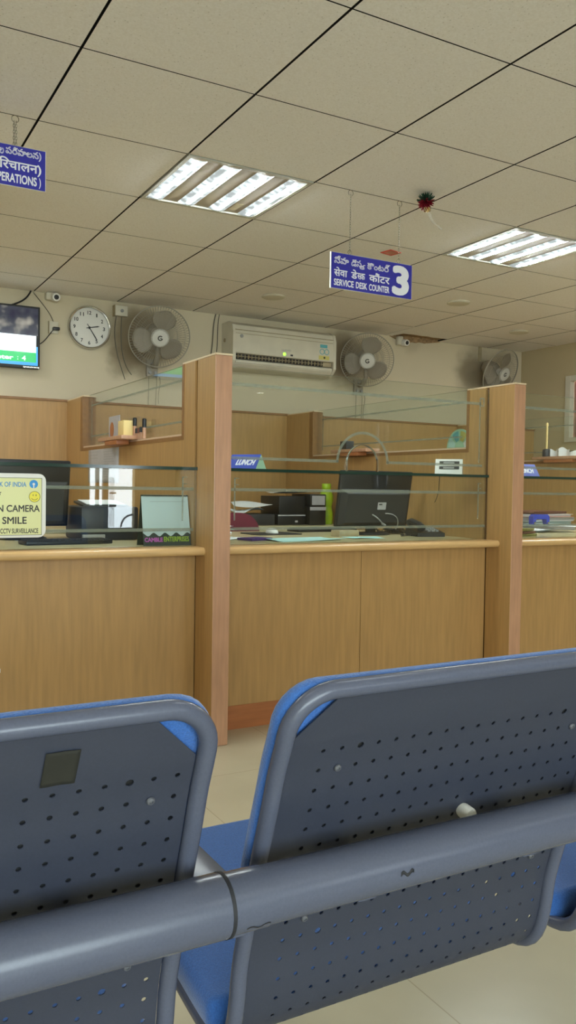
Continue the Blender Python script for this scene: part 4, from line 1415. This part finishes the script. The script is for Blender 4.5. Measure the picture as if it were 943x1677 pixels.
# maroon chair of the clerk
t = thing('office_chair', (2.22, 4.46, 0), 'maroon office chair tucked in behind the middle desk near the left post', 'chair')
m = MB()
for k in range(5):
    a = 2 * PI * k / 5 + .3
    m.tube([(2.22, 4.46, .09), (2.22 + .28 * math.cos(a), 4.46 + .28 * math.sin(a), .065)], .016, 8)
b5 = m.build('star_base', 'black', t)
for k in range(5):
    a = 2 * PI * k / 5 + .3
    m = MB(); m.lathe([(0, -.012), (.025, -.012), (.028, 0), (.025, .012), (0, .012)], 14, TR(2.22 + .28 * math.cos(a), 4.46 + .28 * math.sin(a), .028) @ RX(90)); m.build('castor', 'black', b5)
m = MB(); m.tube([(2.22, 4.46, .08), (2.22, 4.46, .44)], .025, 12); m.build('column', 'chrome', t)
m = MB(); m.box(1.98, 2.46, 4.25, 4.66, .43, .50, bev=.03); m.build('seat', 'maroon', t)
m = MB(); m.prism(rrect(2.02, 2.42, .56, .985, .13), .06, FACE(4.76)); m.build('backrest', 'maroon', t, smooth=30)
m = MB(); m.box(2.19, 2.25, 4.60, 4.74, .45, .62, bev=.01); m.build('back_bar', 'black', t)
# desk phone and leads
t = zthing('telephone', 3.10, 3.90, 'black desk telephone with coiled lead at the right end of the middle desk', 'telephone', rz=-14)
m = MB(); m.prism([(-.09, 0), (.09, 0), (.09, .05), (-.09, .022)], .17, Matrix(((0, 0, 1, -.085), (1, 0, 0, 0), (0, 1, 0, 0), (0, 0, 0, 1)))); m.build('body', 'black', t, local=True, smooth=0)
m = MB(); m.tube([(-.06, -.085, .05), (-.06, -.06, .068), (-.06, .06, .085), (-.06, .085, .072)], [.026, .018, .018, .026], 10); m.build('handset', 'black_soft', t, local=True)
m = MB()
for q in range(4):
    for w_ in range(3):
        m.box(-.005 + w_ * .026, .013 + w_ * .026, -.05 + q * .027, -.034 + q * .027, .026 + q * .0045, .038 + q * .0045)
m.build('buttons', 'grey', t, local=True, smooth=0)
m = MB(); m.tube([(-.06 - .03 * q / 60 - .10 * (q / 60), -.09 + .008 * math.cos(q * 1.3) + .04 * math.sin(q / 60 * PI), .010 + .007 * math.sin(q * 1.3)) for q in range(61)], .0022, 5); m.build('coiled_lead', 'black', t, local=True)
t = zthing('cable_tangle', 3.10, 4.20, 'tangle of black leads on the desk between monitor and telephone', 'cable')
m = MB()
random.seed(12)
for k in range(5):
    ph = random.uniform(0, 6)
    m.tube([(.10 * (q / 30 - .5) * 2 + .01 * math.sin(ph + q), .05 * math.sin(ph + q * .45) + .02 * k - .04, .005 + .012 * (math.sin(ph * 2 + q * .6) + 1)) for q in range(31)], .0032, 5)
m.build('leads', 'black', t, local=True)
m = MB(); m.box(-.03, .03, -.02, .02, 0, .028, bev=.004); m.build('adapter', 'black_soft', t, local=True)
m = MB(); m.box(-.07, .07, -.04, .04, 0, .036, bev=.003, T=TR(2.60, 3.99, ZD) @ RZ(4)); tag(m.build('small_box', 'cream_dark'), 'small cream box left of the monitor foot on the middle desk', 'box')
# back cabinet: box files, papers, bottle, dark tray
ZK = .8905
def boxfile(x, y, w_, d_, h_, z, label, stuff):
    t = thing('box_file', (x, y, z), label, 'box file', 'black box files behind the middle counter')
    m = MB(); m.box(x - w_ / 2, x + w_ / 2, y - d_ / 2, y + d_ / 2, z, z + h_, bev=.004); c = m.build('case', 'black', t)
    for (u0, u1, v0, v1) in stuff:
        m = MB(); m.box(x - w_ / 2 + u0 * w_, x - w_ / 2 + u1 * w_, y - d_ / 2 - .0015, y - d_ / 2, z + v0 * h_, z + v1 * h_); m.build('label_card', 'paper_grey', t, smooth=0)
    return t
boxfile(2.82, 5.14, .215, .28, .072, ZK, 'black box file at the bottom of the left stack on the back cabinet', [(.62, .72, .25, .42), (.0, 1.0, .86, .98)])
boxfile(2.83, 5.15, .205, .28, .125, ZK + .0725, 'tall dark box file on top of the left stack on the back cabinet', [])
boxfile(3.005, 5.09, .13, .26, .128, ZK, 'black box file with a pale strip, lower of the right pair beside the green bottle', [(.0, 1, .80, .98)])
boxfile(3.005, 5.09, .13, .26, .085, ZK + .1285, 'black box file with white label card, upper of the pair by the green bottle', [(.12, .92, .12, .88)])
sheet('paper_sheet', 2.90, 5.14, .30, .22, 4, ZK + .2145, 'paper', 'white papers lying on top of the black box files', 'paper', curl=.008, seed=8)
for k, (x, y, rz, lab) in enumerate(((2.50, 5.14, 24, 'grey white paper sheet lying left of the box files, lower'), (2.56, 5.12, -12, 'grey white paper sheet lying left of the box files, upper'))):
    sheet('paper_sheet', x, y, .26, .2, rz, ZK + .077 + k * .042, 'paper', lab, 'paper', curl=.02, seed=20 + k)
m = MB(); m.box(2.10, 2.69, 5.00, 5.30, ZK, ZK + .075, bev=.006); tag(m.build('document_tray', 'black_soft'), 'long flat dark tray on the back cabinet left of the box files', 'tray')
t = thing('water_bottle', (3.145, 5.08, ZK), 'lime green plastic water bottle beside the black box files', 'bottle')
m = MB(); m.lathe([(0, 0), (.044, 0), (.049, .006), (.049, .08), (.041, .115), (.040, .13), (.050, .165), (.050, .20), (.040, .230), (.030, .245), (.030, .252), (0, .252)], 32, TR(3.145, 5.08, ZK)); m.build('body', 'lime', t, smooth=50)
m = MB(); m.lathe([(0, .252), (.032, .252), (.033, .256), (.033, .284), (.030, .289), (0, .289)], 24, TR(3.145, 5.08, ZK)); m.build('cap', 'lime', t)

# ---------------------------------------------------------------- left booth desk
monitor(.86, 4.22, .46, .33, .06, 8, 4, 'black computer monitor behind the camera warning sign on the left desk', plate=False)
t = zthing('printer', 1.24, 4.16, 'dark navy desktop printer between the left monitor and the calendar', 'printer')
m = MB(); m.box(-.145, .145, -.15, .15, 0, .165, bev=.012); pb = m.build('body', 'navy', t, local=True)
m = MB(); m.box(-.11, .12, -.04, .145, .163, .176, bev=.003, T=RX(6)); m.build('paper_tray', 'black_soft', t, local=True)
m = MB(); m.box(-.09, .10, -.03, .14, .178, .181, T=RX(6)); m.build('paper_stack', 'paper', t, local=True, smooth=0)
m = MB(); m.box(-.10, .10, -.152, -.1495, .03, .055); m.build('output_slot', 'black', t, local=True, smooth=0)
m = MB(); m.box(-.14, -.03, -.165, -.15, .004, .03, bev=.002); m.build('grey_foot_panel', 'grey', t, local=True)
t = zthing('keyboard', .98, 3.84, 'black keyboard on the left desk under the camera warning sign', 'keyboard', rz=4)
m = MB(); m.box(-.20, .20, -.065, .065, 0, .018, bev=.005); m.build('body', 'black', t, local=True)
m = MB()
for q in range(14):
    for w_ in range(5):
        m.box(-.19 + q * .0272, -.168 + q * .0272, -.055 + w_ * .022, -.037 + w_ * .022, .018, .022)
m.build('keys', 'black_soft', t, local=True, smooth=0)
sheet('paper_sheet', .93, 4.02, .24, .16, 10, ZD, 'paper', 'white paper in front of the left monitor', 'paper', curl=.003, seed=31)
# desk calendar
t = thing('desk_calendar', (1.378, 3.62, ZD), 'white spiral desk calendar standing at the right end of the left counter', 'calendar')
cx0, cx1, ch_ = 1.262, 1.494, .235
def lean(u, v, w=0): return Vector((u, 3.585 + v * .20 - w, ZD + v * .98))
TCAL = Matrix(((1, 0, 0, 0), (0, .20, -.98, 3.585), (0, .98, .20, ZD), (0, 0, 0, 1)))
m = MB(); m.box(cx0, cx1 - .004, 0, ch_, -.004, 0, T=TCAL)
m.box(cx0, cx1 - .004, 0, ch_, -.004, 0, T=TR(0, 3.585 * 2 + .20 * ch_ * 2, 0) @ Matrix.Diagonal((1, -1, 1, 1)) @ TCAL); m.build('stand', 'cal_green', t, smooth=0)
wav = [(cx0 + (cx1 - cx0 - .004) * q / 40, .052 + .008 * math.sin(q / 40 * 4.2 * 2 * PI + 2)) for q in range(41)]
m = MB(); m.prism(wav + [(cx1 - .006, ch_ - .001), (cx0 + .001, ch_ - .001)], .0012, TCAL); pg = m.build('page', 'cal_paper', t, smooth=0)
m = MB(); m.box(cx0 + .04, cx1 - .02, ch_ - .032, ch_ - .0305, .0012, .0016, T=TCAL); m.build('page_rule', 'grey', pg, smooth=0)
m = MB()
for q in range(24):
    u = cx0 + .014 + q * (cx1 - cx0 - .03) / 23
    m.tube([TCAL @ Vector((u, ch_ - .006 + .007 * math.sin(a), -.004 + .0075 * math.cos(a))) for a in [2 * PI * k / 8 for k in range(8)]], .0011, 4, closed=True)
m.build('spiral', 'chrome', t)
m = MB(); m.text('CAMBLE', (cx0 + .006, cx0 + .092, .018, .038), TCAL, bold=.04, h=.001); m.build('lettering', 'magenta', t, smooth=0)
m = MB(); m.text('ENTERPRISES', (cx0 + .098, cx1 - .012, .018, .042), TCAL, bold=.03, h=.001); m.build('lettering', 'green_txt', t, smooth=0)

# sheet taped on the left partition, with its wooden pen tray above
m = MB(); m.surf(lambda u, v: (1.4946 - .001 * (1 - v) ** 2, 5.31 - .625 * u, 1.16 + .225 * v), 8, 8)
o = m.build('notice_sheet', 'paper_grey'); o.modifiers.new('s', 'SOLIDIFY').thickness = .0006
tag(o, 'grey printed notice sheet taped on the left partition below the pen tray', 'notice')
nb = o
m = MB()
random.seed(5)
for k in range(12):
    z = 1.36 - k * .015
    m.box(1.4932, 1.4938, 4.98 - random.uniform(.1, .22), 4.98, z, z + .003)
for k in range(3): m.box(1.4932, 1.4938, 5.10, 5.26, 1.35 - k * .02, 1.353 - k * .02)
m.build('printed_lines', 'grey', nb, smooth=0)
def pen_tray(px_, y0, y1, label):
    t = thing('pen_tray', (px_ - .05, (y0 + y1) / 2, 1.396), label, 'tray', 'wooden pen trays on the partitions')
    m = MB(); m.box(px_ - .085, px_ + .03, y0, y1, 1.3965, 1.418, bev=.003); m.build('board', 'lipping', t)
    m = MB(); m.box(px_ - .080, px_ - .009, y0 + .10, y1 - .12, 1.372, 1.396, bev=.002); m.build('support', 'kick', t)
    return t
pen_tray(1.495, 4.38, 4.82, 'wooden pen tray on the left partition window sill')
pen_tray(3.247, 4.62, 5.06, 'wooden pen tray on the right post partition, seen through the arched hole')
pen_tray(4.999, 4.36, 4.86, 'wooden pen tray on the farthest right partition, heaped with white scraps')
ZT = 1.4185
m = MB(); m.box(1.445, 1.50, 4.45, 4.55, ZT, ZT + .085, bev=.002); tag(m.build('note_block', 'yellow_note'), 'cream yellow note block on the left pen tray', 'note block')
t = thing('paper_fan', (1.47, 4.70, ZT), 'upright grey paper with a brown leaf mark at the end of left pen tray', 'paper')
m = MB(); m.box(1.470, 1.473, 4.60, 4.80, ZT, ZT + .125); m.build('card', 'paper_grey', t, smooth=0)
m = MB(); m.prism([(-4.74 + .035 * math.cos(q), ZT + .047 + .045 * math.sin(q)) for q in [2 * PI * k / 20 for k in range(20)]], .001, FACEX(1.4695)); m.build('brown_leaf', 'kick', t, smooth=0)
for k, (y, h_, c_) in enumerate(((4.44, .10, 'black'), (4.40, .062, 'black_soft'), (4.365, .06, 'brown_card'), (4.33, .066, 'black_soft'), (4.285, .108, 'black'))):
    zz = ZT if y > 4.425 else 1.397
    labs = ['tall black marker beside the yellow note block', 'short dark pen next to the tall marker by the note block', 'short brown topped pen in the middle of the pen row', 'short dark pen second from the near end of the pen row', 'tall black marker at the near end of the pen row']
    t = thing('pen', (1.505, y, zz), labs[k], 'pen', 'pens on the left partition sill')
    m = MB(); m.lathe([(0, 0), (.010, 0), (.010, h_ * .55), (0, h_ * .55)], 12, TR(1.505, y, zz)); m.build('barrel', 'lipping', t)
    m = MB(); m.lathe([(0, h_ * .55), (.0115, h_ * .55), (.0115, h_ * .96), (.008, h_), (0, h_)], 12, TR(1.505, y, zz)); m.build('pen_cap', c_, t)
m = MB(); m.box(3.19, 3.255, 4.90, 4.98, ZT, ZT + .06, bev=.003); tag(m.build('ink_pad', 'black_soft'), 'dark ink pad box on the pen tray seen through the arched hole', 'ink pad')

# ---------------------------------------------------------------- right booth
t = thing('paper_dial', (3.31, 3.86, 1.3965), 'pale green half round paper dial on the window sill of the right post partition', 'paper dial')
m = MB(); m.prism([(-3.86 + .115 * math.cos(q), 1.3965 + .115 * math.sin(q)) for q in [PI * k / 24 for k in range(25)]], .004, FACEX(3.318)); d_ = m.build('dial', 'mint', t, smooth=0)
for k, c_ in enumerate(('paper', 'sticker_yellow', 'sticker_cyan', 'paper_cyan')):
    a0, a1 = PI * (k + .12) / 4, PI * (k + .88) / 4
    m = MB(); m.ring(.045, .103, .0008, a0, a1, 8, Matrix(((0, 0, -1, 3.314), (-1, 0, 0, 3.86), (0, 1, 0, 1.3965), (0, 0, 0, 1)))); m.build('sector', c_, t, smooth=0)
# stack of files and paper on the right desk
t0x, t0y = 4.50, 4.42
zz = ZD
stack = [('paper_grey', .50, .30, .030, 'grey bundle of papers at the bottom of the file stack in the right booth'),
         ('cal_paper', .46, .30, .034, 'pale green grey paper bundle, second from the bottom of the right booth stack'),
         ('paper_grey', .48, .31, .030, 'grey paper bundle under the lilac folder in the right booth stack'),
         ('paper', .46, .30, .016, 'white lilac folder just below the brown file in the right booth'),
         ('brown_card', .42, .28, .020, 'brown card file on top of the stack in the right booth')]
for k, (c_, w_, d_, h_, lab) in enumerate(stack):
    t = thing('file_bundle', (t0x, t0y, zz), lab, 'file', 'stacked files in the right booth', (0, 0, R((-8, 5, -3, 6, 12)[k])))
    m = MB()
    n_ = max(2, int(h_ / .005))
    rnd = random.Random(k + 70)
    for q in range(n_):
        e = rnd.uniform(-.012, .012)
        m.box(-w_ / 2 + e, w_ / 2 + e, -d_ / 2 + e * .6, d_ / 2 + e * .6, q * h_ / n_, (q + .9) * h_ / n_)
    m.build('papers', c_, t, local=True, smooth=0)
    m = MB(); m.box(-w_ / 2 - .008, w_ / 2 + .012, -d_ / 2 - .01, d_ / 2 + .01, h_ - .002, h_ - .0004); m.build('cover', c_ if k != 2 else 'terracotta', t, local=True, smooth=0)
    zz += h_ + .0003
t = zthing('hole_punch', 4.27, 4.14, 'blue hole punch on loose papers in the right booth', 'hole punch', ZD + .046, rz=-10)
m = MB(); m.prism([(-.065, .0), (-.065, .055), (-.05, .07), (.05, .07), (.065, .055), (.065, .0), (.048, .0), (.040, .038), (-.040, .038), (-.048, .0)], .05, FACE(.025)); m.build('arch_body', 'blue_plastic', t, local=True, smooth=0)
for s_ in (-.055, .055):
    m = MB(); m.lathe([(0, 0), (.007, 0), (.007, .006), (0, .006)], 12, TR(s_, -.026, .012) @ RX(90)); m.build('pin_head', 'chrome', t, local=True)
for k, (x, y, rz, w_, lab) in enumerate(((4.15, 4.10, 8, .34, 'white loose paper under the blue hole punch'), (4.36, 4.06, -14, .30, 'lilac white loose paper at the right of the hole punch'), (4.22, 4.13, -4, .36, 'grey green folder beneath the loose papers by the hole punch'))):
    sheet('loose_paper', x, y, w_, .24, rz, ZD + (.015, .030, .0)[k], ('paper', 'paper', 'cal_paper')[k], lab, 'paper', 'loose papers in the right booth', curl=.006, seed=50 + k)
t = zthing('note_bundle', 3.74, 3.74, 'olive bundle of folded notes beside the right post', 'bundle', rz=18)
for k in range(3):
    m = MB(); m.box(-.075, .075, -.035, .035, k * .016, k * .016 + .014, bev=.003, T=RZ(k * 9 - 8)); m.build('folded_layer', ('olive_note', 'brown_card', 'olive_note')[k], t, local=True)
t = thing('pen_stand', (4.95, 4.74, ZT), 'dark pen stand holding one cream stick on the farthest right pen tray', 'pen stand')
m = MB(); m.lathe([(0, 0), (.032, 0), (.034, .03), (.030, .055), (.022, .06), (.020, .05), (0, .05)], 20, TR(4.95, 4.74, ZT)); m.build('cup', 'navy', t)
m = MB(); m.lathe([(0, .045), (.008, .045), (.008, .235), (.0095, .24), (.0095, .258), (.005, .266), (0, .266)], 14, TR(4.95, 4.74, ZT)); m.build('stick', 'yellow_note', t)
random.seed(21)
for k, (y, w_, h_, lab) in enumerate(((4.66, .075, .06, 'curled white paper scrap nearest the pen stand'), (4.56, .08, .068, 'upright white paper scrap in the middle of the right pen tray'), (4.45, .085, .04, 'low white paper scrap at the near end of the right pen tray'))):
    m = MB()
    m.surf(lambda u, v: (4.945 + .018 * math.sin(PI * u + k), y + (u - .5) * w_, ZT + .001 + v * h_ * (1 - .3 * math.sin(3 * u + k) ** 2)), 10, 6)
    o = m.build('paper_scrap', 'paper', smooth=0); o.modifiers.new('s', 'SOLIDIFY').thickness = .0008
    tag(o, lab, 'paper scrap', 'scraps on the right pen tray')

# small white mark on the left counter front
m = MB(); m.box(.618, .640, 3.5436, 3.5449, .372, .388); tag(m.build('sticker', 'paper'), 'tiny white sticker on the left counter front at the edge of the photo', 'sticker')

# ---------------------------------------------------------------- outdoors beyond the entrance
b = MB(); b.keep = 1
b.box(-12, 16, -16, YF - .1, -.25, -.12)
M['pavement'] = mat('pale_pavement', (190, 188, 180), .9)
tag(b.build('pavement', 'pavement', smooth=0), kind='structure')

# ---------------------------------------------------------------- light
W = bpy.data.worlds.new('sky'); SC.world = W; W.use_nodes = True
bg = W.node_tree.nodes['Background']
bg.inputs['Color'].default_value = (.84, .94, 1, 1)
bg.inputs['Strength'].default_value = 14.0
def area(name, loc, rot, sx_, sy_, power, col=(1, 1, 1), portal=False):
    l = bpy.data.lights.new(name, 'AREA')
    l.shape = 'RECTANGLE'; l.size = sx_; l.size_y = sy_; l.energy = power; l.color = col
    o = bpy.data.objects.new(name, l)
    o.location = loc; o.rotation_euler = rot
    COL.objects.link(o)
    if portal: l.cycles.is_portal = True
    return o
area('sky_portal', (-.7, YF - .11, 1.33), (R(90), 0, 0), 4.6, 2.1, 1, portal=True)
area('sky_portal', (3.27, YF - .11, 1.3), (R(90), 0, 0), .60, 1.8, 1, portal=True)
for (i, j) in list(FIX) + OFFLAMP:
    x, y = GX + (i + .5) * .6, GY + (j + .5) * .6
    if (i, j) not in FIX and XL + .4 < x < XR - .4:
        area('unseen_fill_lamp', (x, y, ZC - .004), (0, 0, 0), .5, .5, {(-1, 2): 16, (8, 2): 34, (0, 5): 10}.get((i, j), 4), (.92, .98, 1))  # added unseen area lights that brighten hall and booths; no fixtures built here

# ---------------------------------------------------------------- camera
F_PX, PITCH, YAW, ROLL = 1369.89, -.02967, .508944, .0152648
cy, sy = math.cos(YAW), math.sin(YAW)
cp, sp = math.cos(PITCH), math.sin(PITCH)
Fv = Vector((sy * cp, cy * cp, sp)); Rv = Vector((cy, -sy, 0)); Uv = Rv.cross(Fv)
cr_, sr_ = math.cos(ROLL), math.sin(ROLL)
R2 = Rv * cr_ + Uv * sr_
U2 = -Rv * sr_ + Uv * cr_
cd = bpy.data.cameras.new('camera')
cd.sensor_fit = 'VERTICAL'; cd.sensor_height = 24.0; cd.lens = F_PX / 1677 * 24.0
cd.clip_start = .02; cd.clip_end = 100
co = bpy.data.objects.new('camera', cd)
co.matrix_world = Matrix(((R2.x, U2.x, -Fv.x, 0), (R2.y, U2.y, -Fv.y, 0), (R2.z, U2.z, -Fv.z, 1.15), (0, 0, 0, 1)))
COL.objects.link(co)
SC.camera = co

vs_ = SC.view_settings
vs_.view_transform = 'Standard'; vs_.look = 'None'; vs_.gamma = 1; vs_.exposure = 0.0; vs_.use_curve_mapping = False
cyc = SC.cycles
cyc.max_bounces = 10; cyc.diffuse_bounces = 4; cyc.glossy_bounces = 4; cyc.transparent_max_bounces = 24
cyc.caustics_reflective = False; cyc.caustics_refractive = False
cyc.sample_clamp_indirect = 6
cyc.use_denoising = True
